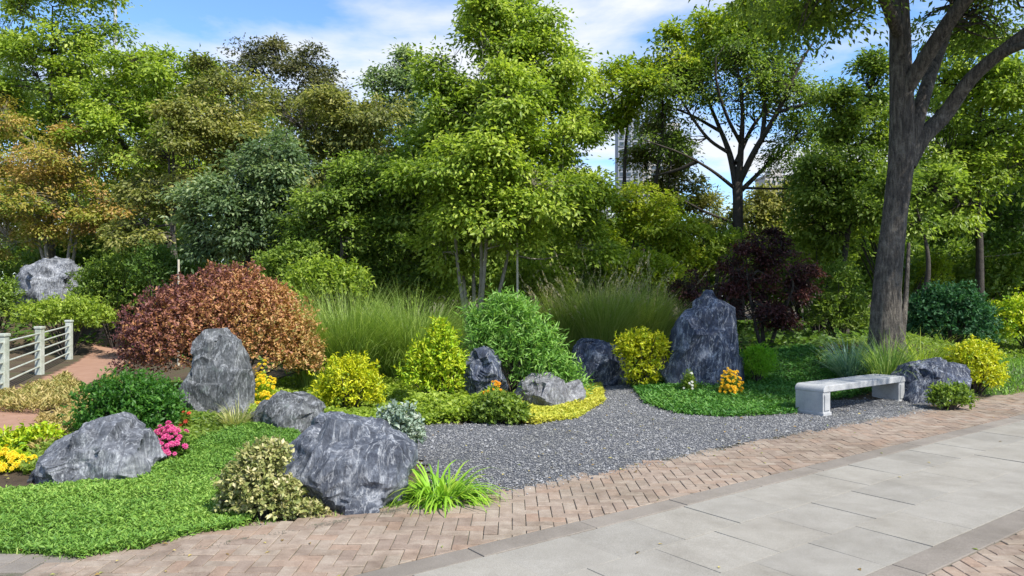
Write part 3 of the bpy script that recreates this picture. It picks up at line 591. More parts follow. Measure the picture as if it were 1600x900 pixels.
# ================================================================== bench
bl_, br_ = np.array([(1292 - CX) / F * 10.45, 10.45]), np.array([(1411 - CX) / F * 11.72, 11.72])
bv = br_ - bl_; blen = np.hypot(*bv) + .16; bang = math.atan2(bv[1], bv[0]); fn = np.array([bv[1], -bv[0]]) / np.hypot(*bv); dep = .46
bc = (bl_ + br_) / 2 - fn * dep * .5
bench = empty('bench', (bc[0], bc[1], 0), 'pale cast-stone bench with rounded ends on the gravel under big tree', 'bench'); bench.rotation_euler = (0, 0, bang)
def arc_prof(x0, x1, z0, z1, rd, k=8):           # profile with rounded upper corners in x-z
    o = [(x0, z0)]
    for i in range(k + 1): a = math.pi - i / k * math.pi / 2; o.append((x0 + rd + math.cos(a) * rd, z1 - rd + math.sin(a) * rd))
    for i in range(k + 1): a = math.pi / 2 - i / k * math.pi / 2; o.append((x1 - rd + math.cos(a) * rd, z1 - rd + math.sin(a) * rd))
    return o + [(x1, z0)]
def extr_y(prof, y0, y1, name):
    n = len(prof); v = [(x, y0, z) for x, z in prof] + [(x, y1, z) for x, z in prof]
    f = [tuple(range(n)), tuple(range(2 * n - 1, n - 1, -1))] + [((i + 1) % n, i, n + i, n + (i + 1) % n) for i in range(n)]
    me = bpy.data.meshes.new(name); me.from_pydata(v, [], f); me.update(); return me
hl = blen / 2
o = link('seat', extr_y(arc_prof(-hl, hl, .335, .43, .085), -dep / 2, dep / 2, 'seat'), M['concrete'], bench); bevel(o, .01)
for s in (-1, 1):
    m = MB(); x0, x1 = sorted((s * (hl - .002), s * (hl - .19))); m.box(x0, x1, -dep / 2 + .012, dep / 2 - .012, .0, .336)
    lg = bevel(link('leg', m.mesh('leg'), M['concrete'], bench), .008)
    m = MB(); m.box(x0 - .012, x1 + .012, -dep / 2 - .003, dep / 2 + .003, -.03, .05); bevel(link('foot', m.mesh('foot'), M['concrete'], lg), .008)
    m = MB(); m.box(x0 + .03, x1 - .03, -dep / 2 - .001, -dep / 2 + .02, .075, .30); bevel(link('panel', m.mesh('panel'), M['concrete'], lg), .004)

# ================================================================== fence
posts = [P(-62, HY, 10.9)[:2], P(5, HY, 13.1)[:2], P(62, HY, 16.2)[:2], P(108, HY, 19.8)[:2]]
fence = empty('fence', (*posts[1], 0), 'white painted post and rail fence beside the red path', 'fence'); fo = np.array([*posts[1], 0])
for k, q in enumerate(posts):
    m = MB(); z = ground_at(*q); x, y = q - fo[:2]; m.box(x - .07, x + .07, y - .07, y + .07, z - .1, z + 1.0)
    po = bevel(link('post', m.mesh('post'), M['white_paint'], fence), .015)
    m = MB(); m.box(x - .085, x + .085, y - .085, y + .085, z + 1.0, z + 1.06); bevel(link('cap', m.mesh('cap'), M['white_paint'], po), .015)
for a, b in zip(posts[:-1], posts[1:]):
    for zz_ in (.18, .36, .54, .72, .90):
        T = Tubes(); A = np.array([*a, ground_at(*a) + zz_]) - fo; B = np.array([*b, ground_at(*b) + zz_]) - fo
        T.add(np.linspace(A, B, 3), [.02] * 3, 8); link('rail', T.mesh('rail'), M['white_paint'], fence)

# ================================================================== big shade tree at the right
def big_tree():
    d = 13.5; r = np.random.default_rng(40); T = Tubes(); base = P(1388, 0, d); base[2] = ground_at(base[0], d) - .1
    root = empty('shade_tree', base, 'big dark-trunked shade tree with forking limbs behind the bench', 'tree')
    def path(pts, yo=None): return catmull([P(a, b, d + (c[0] if c else 0)) for a, b, *c in pts], 8)
    def add(pts, wpx, sides=14, rough=.05, seed=0):
        q = path(pts); rad = np.interp(np.linspace(0, 1, len(q)), np.linspace(0, 1, len(wpx)), wpx) * .5 * d / F; T.add(q - base, rad, sides, rough, seed); return list(zip(q, rad))
    nd = []
    nd += add([(1386, 575), (1384, 520), (1386, 450), (1398, 340), (1410, 230), (1408, 110), (1404, -20), (1392, -160), (1370, -300)], [70, 50, 42, 36, 38, 32, 27, 20, 11], 20, .05, 1)[36:]
    nd += add([(1414, 255), (1440, 215), (1475, 180), (1515, 125, -.3), (1560, 85, -.6), (1615, 42, -.9), (1700, -30, -1.3), (1780, -120, -1.6)], [34, 27, 24, 21, 19, 17, 13, 7], 12, .05, 2)[16:]
    nd += add([(1418, 235), (1436, 175), (1456, 110, .4), (1478, 50, .8), (1500, -20, 1.2), (1540, -140, 1.8)], [30, 22, 20, 18, 15, 7], 12, .05, 3)[12:]
    nd += add([(1560, 88, -.6), (1590, 74, -.9), (1640, 62, -1.4), (1720, 70, -2)], [14, 12, 9, 4], 8, .05, 4)
    nd += add([(1407, 60), (1370, -20, -.8), (1300, -70, -1.8), (1210, -90, -2.6)], [20, 15, 11, 5], 8, .05, 5)[8:]
    nd += add([(1405, 10), (1380, -80, 1), (1300, -150, 2), (1230, -160, 2.8)], [18, 13, 9, 5], 8, .05, 6)[8:]
    nd += add([(1403, -40), (1440, -120, -1.2), (1480, -180, -3), (1500, -200, -4.4)], [18, 13, 9, 5], 8, .05, 7)[8:]
    lw = catmull([P(1408, 150, d), np.array([7.9, 12.4, 7.0]), np.array([8.9, 10.6, 8.0]), np.array([9.8, 8.6, 8.7])], 6); lr = np.linspace(.15, .04, len(lw)); T.add(lw - base, lr, 9, .05, 9); nd += list(zip(lw[8:], lr[8:]))  # unseen limb added to carry the crown that shades the tall rock
    T.add(catmull([P(1404, 560, d - .2), P(1410, 520, d - .1), P(1416, 455, d + .1), P(1420, 380, d + .3)], 5) - base, np.linspace(.07, .03, 16), 10, .05, 8)
    bl = px_blobs([(1290, -30, 130, 95, -1.2), (1200, -50, 120, 80, -2.0), (1390, -150, 190, 120, 0), (1540, -40, 110, 85, .8), (1660, -40, 130, 110, -1), (1480, -220, 200, 120, -3.0), (1260, -180, 170, 110, 2.2), (1620, -170, 160, 110, 2), (1330, 35, 75, 55, -.5), (1570, 50, 70, 48, 1.2), (1480, 40, 60, 45, 1.6), (1265, 40, 65, 45, -1), (1440, -230, 180, 110, 2.5)], d, .95)
    bl += [(np.array([9.9, 8.6, 8.9]), np.array([1.7, 1.9, 1.2])), (np.array([9.0, 10.4, 9.2]), np.array([1.7, 1.5, 1.2])), (np.array([10.6, 7.2, 8.4]), np.array([1.5, 1.3, 1.0])), (np.array([8.9, 11.9, 7.9]), np.array([1.4, 1.3, .9])), (np.array([9.9, 11.2, 8.2]), np.array([1.3, 1.2, .9]))]  # crown masses out of view, added to shade the tall rock and upper trunk
    cs, us, bt = crown_clusters(bl, 880, r, 40, .35); na = np.array([q[0] for q in nd]); nr = np.array([q[1] for q in nd])
    for c in cs:
        i = int((np.linalg.norm(na - c, axis=1)).argmin()); mid = (na[i] + c) / 2 + r.normal(size=3) * .15
        T.add(catmull([na[i], mid, c], 2) - base, np.linspace(min(nr[i] * .5, .03), .006, 5), 3)
    link('trunk', T.mesh('trunk'), M['bark'], root)
    p, dv, n, l_, w_, ti = cluster_leaves(cs, us, bt, 56, .5, .5, .12, .052, r, .45)
    link('crown', leaves_mesh('crown', p - base, dv, n, l_, w_, ti), GREEN_M, root)
big_tree()
# ================================================================== other trees
ORANGE = leaf_mat('autumn orange', [(.14, .20, .03), (.28, .29, .045), (.42, .32, .08), (.48, .29, .11)], .4, gain=1.15)
PURPD = leaf_mat('dusky olive', [(.04, .05, .025), (.08, .085, .04), (.16, .15, .08)])
tree('multi_stemmed_tree', 'tall fresh green tree with several stems in the middle', 17, 745,
     [(800, 40, 75, 60), (840, 105, 75, 70), (745, 120, 65, 70), (715, 215, 85, 60), (830, 215, 95, 70), (890, 130, 55, 60), (765, 300, 110, 55), (870, 300, 75, 45), (655, 265, 45, 45), (770, 30, 55, 50), (700, 330, 60, 45), (770, 365, 75, 38), (690, 385, 45, 35), (860, 350, 60, 35), (745, 335, 85, 45, -1.2), (810, 375, 50, 28, -1.0), (715, 280, 75, 45, -1.3), (835, 290, 75, 45, -1.3), (770, 240, 70, 45, -1.4), (900, 385, 45, 30), (780, 160, 70, 50, -1.2)],
     1250, 84, .46, .12, .058, GREEN_L, 'bark_pale', .05, 6, 51, fork=.25, stem_spread=.45)
tree('dark_branched_tree', 'airy tree with dark spreading branches left of the big trunk', 22, 1152,
     [(1060, 150, 60, 50), (1110, 110, 70, 45), (1190, 110, 70, 45), (1250, 140, 55, 60), (1040, 225, 45, 35), (1240, 220, 55, 45), (1150, 160, 90, 60), (1275, 290, 50, 50), (1225, 270, 35, 35)],
     440, 52, .55, .12, .048, GREEN_M, 'bark_dark', .085, 1, 52, inner=.2, fork=.42, twig=.016,
     paths=[([(1152, 500), (1152, 400), (1153, 330), (1152, 285)], [24, 19, 16, 16]),
            ([(1151, 295), (1140, 240, .3), (1118, 185, .7), (1095, 130, 1)], [12, 9, 6, 3]), ([(1153, 290), (1158, 230), (1160, 170, -.4), (1152, 100, -.6)], [12, 9, 6, 3]),
            ([(1155, 285), (1180, 235, -.5), (1215, 175, -.9), (1250, 100, -1), (1275, 60, -1)], [11, 9, 7, 5, 2]), ([(1149, 295), (1110, 265, -.4), (1065, 240, -.7), (1005, 218, -1)], [6, 4.5, 3, 1.5]),
            ([(1156, 300), (1195, 262, .6), (1235, 225, 1.2), (1275, 205, 1.6)], [8, 6, 4, 2]), ([(1140, 240, .3), (1105, 215, .1), (1070, 165, -.2), (1050, 120, -.3)], [6, 5, 3.5, 2]),
            ([(1158, 225), (1135, 180, -.8), (1120, 130, -1.2), (1118, 90, -1.4)], [6, 5, 3.5, 2]), ([(1125, 205, .6), (1080, 180, 1.2), (1040, 165, 1.6)], [6, 4, 2]), ([(1150, 255), (1175, 200, .8), (1210, 150, 1.4), (1225, 90, 1.6)], [8, 6, 4, 2]), ([(1215, 175, -.9), (1250, 165, -1.4), (1290, 150, -1.6)], [6, 4, 2]), ([(1150, 350), (1100, 330, -.5), (1050, 305, -.8), (1000, 298, -1)], [5, 3.5, 2.5, 1.5]), ([(1190, 222, -.6), (1195, 170, -.4), (1190, 110, -.2)], [8, 6, 3]), ([(1090, 252, -.5), (1060, 265, -.2), (1020, 275, .2)], [7, 5, 3])])
tree('olive_tree', 'thin olive tree screening the cream tower', 25, 1035,
     [(1030, 190, 38, 40), (1050, 240, 40, 40), (1010, 265, 35, 35), (1060, 300, 50, 38), (1095, 330, 50, 34), (1210, 310, 45, 34), (1240, 340, 40, 34), (1170, 350, 50, 26)], 420, 50, .45, .14, .06, OLIVE, 'bark_dark', .07, 2, 152, inner=.3)
tree('overhanging_tree', 'light green leafy tree top in front of the far towers', 23, 985,
     [(990, 135, 65, 50), (950, 175, 55, 45), (1045, 95, 65, 45), (1110, 70, 85, 45), (1180, 45, 75, 45), (1240, 15, 60, 40), (915, 195, 40, 35)],
     430, 72, .5, .15, .07, GREEN_Y, 'bark_dark', .12, 2, 53)
tree('autumn_tree', 'orange and yellow-leaved tree behind the white fence', 25.5, 95,
     [(50, 260, 80, 55), (120, 250, 70, 50), (150, 310, 60, 50), (30, 320, 70, 55), (90, 320, 80, 55), (10, 370, 60, 35), (130, 360, 60, 35), (-40, 260, 60, 60), (175, 330, 40, 40), (10, 190, 45, 40)],
     500, 66, .42, .12, .055, ORANGE, 'bark_pale', .07, 5, 54, fork=.25, tintmix=.75, stem_spread=.4)
tree('tall_green_tree', 'tall bright green tree rising out of frame at upper left', 27, 85,
     [(110, 50, 75, 70), (60, 120, 80, 70), (130, 130, 50, 55), (140, -20, 60, 50), (20, 190, 60, 60), (80, 190, 60, 50), (90, -60, 70, 60), (40, 20, 35, 40)],
     420, 66, .55, .16, .08, GREEN_L, 'bark', .16, 1, 55)
tree('blue_green_tree', 'thin blue-green tree at the left edge with sky showing through', 34, -5,
     [(0, 60, 45, 60), (-40, 120, 60, 70), (20, 130, 40, 50)], 120, 50, .6, .18, .07, GREYG, 'bark', .15, 1, 56)
tree('leafy_tree', 'rounded bright green tree left of the olive crown', 26, 215,
     [(190, 160, 75, 60), (255, 120, 70, 50), (290, 160, 60, 60), (200, 235, 80, 60), (270, 225, 70, 60), (220, 100, 45, 35)],
     380, 64, .52, .16, .08, GREEN_L, 'bark', .14, 1, 57)
tree('olive_tree', 'olive-brown leaved tree behind the red shrub', 22, 300,
     [(320, 190, 70, 60), (360, 150, 60, 60), (310, 260, 75, 60), (250, 290, 60, 55), (380, 230, 60, 60), (230, 350, 60, 50)],
     380, 62, .45, .13, .065, OLIVE, 'bark', .12, 2, 58)
tree('sparse_tree', 'dusky thin-leaved tree against the clouds left of centre', 31, 430,
     [(380, 90, 45, 38), (430, 105, 45, 45), (480, 110, 45, 40), (515, 135, 40, 35), (450, 160, 75, 50)], 230, 44, .55, .17, .07, PURPD, 'bark_dark', .14, 1, 59, inner=.3)
tree('leafy_tree', 'grey-olive tree between the dusky tree and the middle tree', 28, 520,
     [(470, 200, 75, 60), (540, 190, 65, 50), (590, 180, 60, 60), (560, 260, 80, 55), (480, 270, 70, 60)], 400, 58, .52, .16, .075, OLIVE, 'bark', .14, 1, 60)
tree('evergreen_tree', 'dark grey-green evergreen above the red-leaved shrub', 18.5, 370,
     [(345, 335, 70, 50), (400, 290, 65, 55), (320, 370, 55, 32), (440, 320, 50, 50), (380, 370, 70, 32), (450, 250, 45, 45)], 360, 66, .4, .13, .055, GREYG, 'bark_dark', .13, 1, 61)
tree('young_tree', 'yellow-green leafy young tree left of the middle tree', 18, 560,
     [(540, 310, 65, 60), (600, 285, 65, 60), (500, 350, 50, 45), (560, 380, 80, 45), (640, 330, 50, 60), (630, 410, 60, 38), (490, 415, 55, 38), (560, 430, 60, 35)], 560, 62, .38, .115, .055, GREEN_M, 'bark', .08, 3, 62)
tree('dusky_tree', 'darker tree poking above the canopy left of the middle tree', 29, 640,
     [(625, 120, 45, 40), (655, 160, 50, 50), (610, 170, 40, 45), (680, 220, 50, 50)], 220, 52, .52, .16, .07, GREYG, 'bark_dark', .13, 1, 63)
tree('young_tree', 'low bright yellow-green tree right of the middle tree', 21, 960,
     [(950, 345, 70, 45), (1010, 335, 60, 45), (900, 365, 50, 40), (1040, 370, 50, 40), (960, 390, 70, 35)], 320, 64, .4, .12, .055, GREEN_Y, 'bark', .09, 2, 64)
tree('leafy_tree', 'green tree just left of the big dark trunk', 20, 1320,
     [(1300, 170, 55, 50), (1335, 230, 55, 60), (1290, 290, 60, 50), (1340, 310, 60, 55), (1290, 360, 60, 40), (1360, 140, 40, 50)], 400, 60, .42, .13, .06, GREEN_M, 'bark_dark', .12, 1, 65)
tree('leafy_tree', 'sunlit green tree filling the space right of the big trunk', 20.5, 1530,
     [(1475, 130, 50, 60), (1540, 190, 75, 60), (1590, 130, 60, 60), (1480, 240, 55, 55), (1560, 270, 75, 55), (1630, 230, 60, 80), (1490, 310, 60, 45), (1520, 90, 50, 45)], 480, 62, .45, .135, .065, GREEN_L, 'bark_dark', .14, 1, 66)
tree('shaded_tree', 'dark shaded tree with thin pale stems at the right edge', 22, 1548,
     [(1500, 345, 70, 35), (1570, 345, 60, 45), (1630, 350, 60, 50), (1450, 350, 40, 40)], 260, 56, .42, .13, .06, GREEN_D, 'bark_pale', .055, 2, 67, stem_spread=.18)
tree('young_tree', 'thin dark-stemmed tree close behind the big trunk', 17, 1433,
     [(1430, 330, 35, 30), (1460, 300, 40, 35), (1400, 300, 40, 35)], 90, 50, .38, .12, .055, GREEN_M, 'bark_dark', .11, 1, 68)
# dark row far behind, one tree copied
def copy_tree(o, loc, rz, s, label):
    c = o.copy(); COL.objects.link(c); c.location = loc; c.rotation_euler = (0, 0, rz); c.scale = s; c['label'] = label
    for ch in o.children: q = ch.copy(); COL.objects.link(q); q.parent = c
    return c
row = tree('background_tree', 'dark back-row tree behind the olive-brown tree', 38, 330,
     [(330, 250, 95, 80), (280, 330, 80, 70), (390, 330, 80, 70), (330, 400, 110, 60), (330, 180, 60, 60), (260, 420, 70, 50), (410, 420, 70, 50)], 420, 60, .75, .24, .11, GREEN_M, 'bark_dark', .2, 1, 70, group='dark trees in the row far behind')
rr_ = random.Random(9)
ROWT = [(-160, 36, 1.1, 'off the left edge behind the autumn tree'), (-20, 42, 1.15, 'behind the left part of the autumn tree'), (120, 37, 1.0, 'right behind the autumn tree'), (230, 44, 1.15, 'behind the rounded bright green tree'),
    (480, 40, .95, 'behind the grey-olive tree'), (590, 44, 1.05, 'behind the yellow-green young tree'), (700, 38, .95, 'left behind the multi-stemmed middle tree'), (800, 43, .95, 'straight behind the multi-stemmed middle tree'), (880, 40, .62, 'low, right behind the middle tree'),
    (965, 45, .5, 'low, below the grey tower'), (1045, 42, .5, 'low, below the cream tower'), (1120, 46, .5, 'low, left behind the dark-branched tree'), (1200, 41, .52, 'low, right behind the dark-branched tree'), (1290, 40, .8, 'behind the green tree left of the big trunk'),
    (1380, 44, 1.0, 'straight behind the big trunk'), (1470, 38, .95, 'just right behind the big trunk'), (1570, 42, 1.1, 'behind the sunlit tree at right'), (1680, 37, 1.1, 'beyond the right edge of the picture')]
for px, dd, s, where in ROWT:
    x = (px - CX) / F * dd; copy_tree(row, (x, dd, ground_at(x, dd) - .1), rr_.uniform(0, 6.28), (s * rr_.uniform(.9, 1.1), s * .9, s), 'dark back-row tree ' + where)
hedge = shrub('background_shrub', 'dark understorey shrub in the gap above the red shrub', 25, [(330, 462, 75, 60), (285, 475, 55, 45), (378, 475, 55, 48)], 12000, .12, .06, GREEN_M, seed=71, lump=.2, spr=.12, group='dark understorey shrubs')
HEDGE = [(-60, 27, 1.3, 'at the left edge'), (240, 25, 1.2, 'left above the red shrub'), (440, 26, 1.2, 'right above the red shrub'), (560, 24, 1.1, 'behind the tall green grass'), (680, 26, 1.3, 'left of the middle tree stems'), (800, 25, 1.2, 'right of the middle tree stems'),
    (900, 27, 1.2, 'behind the left plume grass'), (1010, 26, 1.1, 'behind the right plume grass'), (1100, 27, 1.1, 'left behind the purple maple'), (1200, 25, 1.1, 'straight behind the purple maple'), (1310, 24, 1.2, 'left of the big trunk'), (1480, 25, 1.3, 'right of the big trunk'), (1600, 24, 1.3, 'at the right edge'), (1690, 25, 1.3, 'beyond the right edge'),
    (160, 30, 1.6, 'far back above the round shrub'), (500, 31, 1.7, 'far back left of the young tree'), (620, 30, 1.6, 'far back right of the young tree'), (740, 31, 1.6, 'far back between the middle stems'), (860, 31, 1.6, 'far back right of the pale stake'), (970, 32, 1.5, 'far back below the grey tower'), (1260, 31, 1.5, 'far back right of the purple maple'), (1400, 30, 1.6, 'far back at the big trunk'), (1530, 31, 1.7, 'far back at the thin pale stems')]
for px, dd, s, where in HEDGE:
    x = (px - CX) / F * dd; copy_tree(hedge, (x, dd, ground_at(x, dd) - .05), rr_.uniform(0, 6.28), (s, s, s * rr_.uniform(.95, 1.25)), 'dark understorey shrub ' + where)

# ================================================================== shrubs and flowers
RED = leaf_mat('red shrub', [(.10, .04, .055), (.27, .11, .085), (.46, .22, .095), (.55, .34, .13), (.32, .31, .09)], .3, gain=1.0, posr=[0, .3, .6, .85, 1])
def redt(p, t, r): return np.clip(.55 + .34 * p[:, 0] / 1.5 - .28 * np.clip(p[:, 2] - 1.35, 0, 1) + (t - .5) * .75, 0, .9) + (r.uniform(0, 1, len(t)) > .92) * .3
shrub('red_shrub', 'large mounded shrub with russet and purple leaves behind the upright stone', 12.3,
      [(345, 520, 125, 92), (270, 530, 78, 75), (420, 520, 72, 72), (460, 545, 42, 55), (225, 550, 42, 55), (365, 445, 62, 32), (480, 560, 30, 38), (300, 470, 45, 35), (415, 475, 45, 35)], 52000, .05, .026, RED, seed=81, shoot=.1, lump=.17, spr=.05, tintf=redt, lps=8)
shrub('clipped_shrub', 'clipped dark green dome shrub above the left boulder', 8.4, [(203, 645, 84, 64), (180, 660, 55, 45), (240, 655, 48, 45)], 17000, .042, .022, leaf_mat('box green', [(.02, .07, .012), (.045, .13, .018), (.10, .22, .03)]), seed=82, lump=.05, spr=.028)
VARI = leaf_mat('variegated', [(.09, .12, .03), (.20, .22, .07), (.40, .36, .18), (.60, .54, .36)], .25, posr=[0, .45, .8, 1])
shrub('variegated_shrub', 'sprawling cream-variegated shrub hugging the front boulder', 5.75, [(395, 750, 46, 36), (425, 780, 54, 32), (375, 778, 34, 28), (470, 802, 44, 18), (425, 712, 30, 24), (405, 725, 34, 26)], 13000, .034, .022, VARI, seed=83, lump=.16, spr=.02)
SILV = leaf_mat('silver variegated', [(.08, .13, .09), (.20, .26, .2), (.55, .58, .5)], .25)
shrub('silver_shrub', 'silvery variegated plant right behind the large front boulder', 7.4, [(622, 664, 33, 30), (600, 676, 22, 24), (645, 676, 18, 22), (622, 695, 30, 26)], 4200, .045, .024, SILV, seed=84, lump=.15, spr=.03)
shrub('golden_ball_shrub', 'round golden-yellow shrub in front of the tall grasses', 10.3, [(545, 602, 48, 46), (525, 615, 34, 36), (570, 615, 30, 32)], 11000, .05, .02, YELLOW, seed=85, shoot=.22, lump=.16, spr=.035, up=.8)
shrub('lime_shrub', 'pointed lime-yellow shrub left of the willow-leaved shrub', 11.2, [(680, 568, 42, 34), (690, 536, 26, 26), (655, 582, 30, 28), (708, 580, 26, 30), (685, 512, 12, 14), (680, 600, 40, 22)], 10000, .06, .022, YELGRN, seed=86, shoot=.35, lump=.26, spr=.045, up=.8)
WILLOW = leaf_mat('willow leaf', [(.06, .15, .025), (.15, .29, .05), (.33, .48, .14)], .35)
shrub('willow_leaved_shrub', 'tall bright green narrow-leaved shrub above the pale low stone', 11.6, [(774, 507, 34, 31), (810, 498, 34, 27), (751, 526, 25, 31), (801, 544, 45, 40), (843, 540, 34, 32), (856, 572, 38, 31), (884, 593, 29, 20), (787, 479, 27, 16), (829, 591, 40, 27), (764, 558, 31, 34), (904, 607, 20, 12), (741, 498, 18, 14)], 13000, .11, .021, WILLOW, seed=87, lump=.3, shoot=.35, shell=.4, spr=.10, up=.6, rand=.5)
shrub('yellow_top_shrub', 'flat-topped yellow shrub left of the tall pointed rock', 13.0, [(1003, 540, 40, 22), (985, 545, 24, 22), (1025, 548, 22, 22), (1003, 566, 34, 26), (1003, 588, 28, 16)], 8000, .055, .024, YELLOW, seed=88, shoot=.3, lump=.2, spr=.04)
shrub('golden_ball_shrub', 'round yellow shrub at the right beyond the bench', 12.6, [(1523, 574, 42, 42), (1510, 585, 32, 32), (1540, 585, 28, 30)], 11000, .05, .024, YELLOW, seed=89, shoot=.12, lump=.11, spr=.035)
shrub('yellow_hedge', 'yellow-green leafy hedge at the right edge of the picture', 16.5, [(1590, 505, 42, 42), (1640, 505, 50, 45)], 8000, .075, .04, YELGRN, seed=90, lump=.15, spr=.06)
shrub('dark_hedge_shrub', 'dark glossy green shrub right of the big trunk', 16.0, [(1485, 495, 62, 52), (1450, 505, 35, 42), (1520, 510, 35, 42)], 11000, .08, .04, leaf_mat('dark glossy', [(.012, .045, .02), (.025, .08, .03), (.05, .13, .045)], .3, .6, .25), seed=91, lump=.14, spr=.06)
shrub('low_shrub', 'small dark green shrub in front of the rock by the bench', 11.1, [(1485, 620, 29, 20), (1470, 625, 18, 16), (1502, 625, 16, 16)], 3000, .05, .028, GREEN_M, seed=92, lump=.15, spr=.03)
shrub('low_shrub', 'dark green leafy clump below the orange flowers at gravel edge', 9.6, [(780, 640, 38, 24), (760, 648, 24, 18), (805, 648, 22, 17)], 5000, .055, .032, GREEN_M, seed=93, lump=.18, spr=.035)
shrub('fine_leaved_shrub', 'bright green feathery ball beside the tall pointed rock', 13.0, [(1185, 568, 26, 25), (1178, 578, 20, 18)], 5200, .075, .008, leaf_mat('feathery', [(.09, .24, .012), (.18, .37, .02), (.30, .46, .04)]), seed=94, lump=.05, spr=.05, up=1.0, rand=.3)
shrub('round_shrub', 'rounded dark green shrub right of the far pale rock', 22, [(180, 450, 60, 52), (150, 460, 40, 42), (212, 465, 36, 42)], 11000, .085, .045, GREEN_M, seed=95, lump=.1, spr=.06)
shrub('bank_shrub', 'light green spreading shrub on the bank above the fence', 20.5, [(110, 490, 58, 28), (60, 495, 48, 22), (145, 500, 32, 26)], 8000, .085, .04, GREEN_L, seed=96, lump=.2, spr=.06)
shrub('bank_shrub', 'green shrub at the left edge beside the far pale rock', 21, [(5, 470, 30, 36), (-30, 475, 40, 40)], 5000, .085, .045, GREEN_M, seed=97, lump=.15, spr=.06)
shrub('lime_shrub', 'sunlit yellow-green bush in the gap behind the plume grass', 21, [(1080, 415, 36, 26), (1060, 430, 26, 22)], 4000, .10, .05, GREEN_Y, seed=98, lump=.2, spr=.08)
shrub('lime_shrub', 'sunlit yellow-green bush seen past the foot of the big trunk', 22, [(1460, 430, 24, 30), (1345, 360, 24, 34)], 3600, .10, .05, GREEN_Y, seed=99, lump=.2, spr=.08)
shrub('leafy_bush', 'soft green bush between the purple maple and the big trunk', 18, [(1310, 460, 40, 52), (1290, 490, 32, 36), (1330, 500, 30, 35)], 9000, .10, .03, GREEN_M, seed=100, lump=.16, spr=.08)
shrub('leafy_bush', 'light green bush left of the tall grasses below the young tree', 15.5, [(500, 440, 45, 36), (470, 455, 30, 30), (540, 445, 40, 32)], 6500, .085, .04, GREEN_L, seed=201, lump=.22, spr=.08, shoot=.3)
shrub('leafy_bush', 'light green bush behind the pale middle stake', 18.5, [(830, 440, 45, 36), (800, 455, 34, 30), (865, 452, 36, 30)], 6000, .09, .045, GREEN_L, seed=202, lump=.22, spr=.08, shoot=.3)
shrub('leafy_bush', 'yellow-green bush behind the right-hand plume grass', 19, [(1010, 425, 45, 34), (1045, 440, 34, 30), (975, 430, 34, 30)], 6000, .09, .045, GREEN_Y, seed=203, lump=.22, spr=.08, shoot=.3)
shrub('leafy_bush', 'bright green bush in the gap left of the middle stems', 18.5, [(655, 430, 40, 40), (690, 450, 30, 30), (625, 445, 34, 32)], 6000, .09, .045, GREEN_L, seed=204, lump=.22, spr=.08, shoot=.3)
shrub('leafy_bush', 'green bush behind the purple maple at left', 21, [(1110, 400, 40, 34), (1140, 390, 36, 32), (1080, 380, 40, 32)], 6000, .1, .05, GREEN_L, seed=205, lump=.22, spr=.08, shoot=.3)
shrub('leafy_bush', 'green bush behind the purple maple at right', 21, [(1260, 400, 40, 40), (1300, 400, 36, 36)], 6000, .1, .05, GREEN_L, seed=206, lump=.22, spr=.08, shoot=.3)
shrub('leafy_bush', 'green bush behind the red shrub at its right shoulder', 17, [(440, 425, 40, 32), (470, 410, 34, 30)], 5000, .085, .042, GREEN_M, seed=207, lump=.22, spr=.08, shoot=.3)
shrub('leafy_bush', 'green bush behind the red shrub at its left shoulder', 19, [(240, 425, 36, 40), (270, 440, 34, 34)], 5000, .085, .042, GREEN_D, seed=208, lump=.22, spr=.08, shoot=.3)
shrub('leafy_bush', 'green bush behind the plume grasses at centre', 20, [(900, 420, 55, 35), (860, 430, 40, 32), (960, 420, 40, 32)], 7000, .10, .05, GREEN_M, seed=105, lump=.2, spr=.08)
PURPLE = leaf_mat('purple maple', [(.02, .009, .012), (.06, .02, .022), (.17, .06, .05)], .3, gain=1.0)
tree('purple_maple', 'dark purple-leaved maple behind the tall pointed rock', 16, 1195,
     [(1190, 380, 36, 22), (1155, 412, 38, 22), (1235, 412, 44, 26), (1180, 455, 52, 24), (1245, 458, 36, 22), (1085, 452, 36, 20), (1200, 500, 55, 22), (1130, 480, 40, 22)], 300, 62, .25, .075, .03, PURPLE, 'bark_dark', .05, 3, 106, flat=.4, fork=.2, stem_spread=.2)
# grasses
TALLG = leaf_mat('tall grass', [(.08, .14, .026), (.17, .25, .045), (.34, .41, .13)], .35)
PLUMEG = leaf_mat('plume grass', [(.11, .17, .03), (.21, .28, .055), (.38, .41, .15)], .35)
PLUME = leaf_mat('plume', [(.34, .30, .18), (.48, .44, .30)], .3)
grass_clump('tall_grass', 'dense tall green grass clump right of the red-leaved shrub', 545, 0, 4200, .5, 1.75, .008, TALLG, d=13.6, seed=111, tilt=(.02, .5), arch=1.1, elong=1.3)
grass_clump('tall_grass', 'tall green grass clump behind the lime-yellow shrub', 640, 0, 4200, .5, 1.75, .008, TALLG, d=13.9, seed=112, tilt=(.02, .55), arch=1.4, elong=1.2)
grass_clump('tall_grass', 'short green grass clump at the foot of the red-leaved shrub', 495, 0, 1800, .3, 1.3, .008, TALLG, d=13.2, seed=113, tilt=(.02, .35), arch=.9)
for k, (px, d_, ln) in enumerate(((890, 16.4, 1.45), (945, 16.0, 1.75), (1005, 16.6, 1.6))):
    grass_clump('plume_grass', ('left', 'middle', 'right')[k] + ' one of the three pale plumed grass clumps behind the rounded rock', px, 0, 2800, .4, ln * .95, .009, PLUMEG, d=d_, seed=114 + k, tilt=(.02, .5), arch=1.0, plume=(46, ln * 1.12, PLUME), group='plumed grasses')
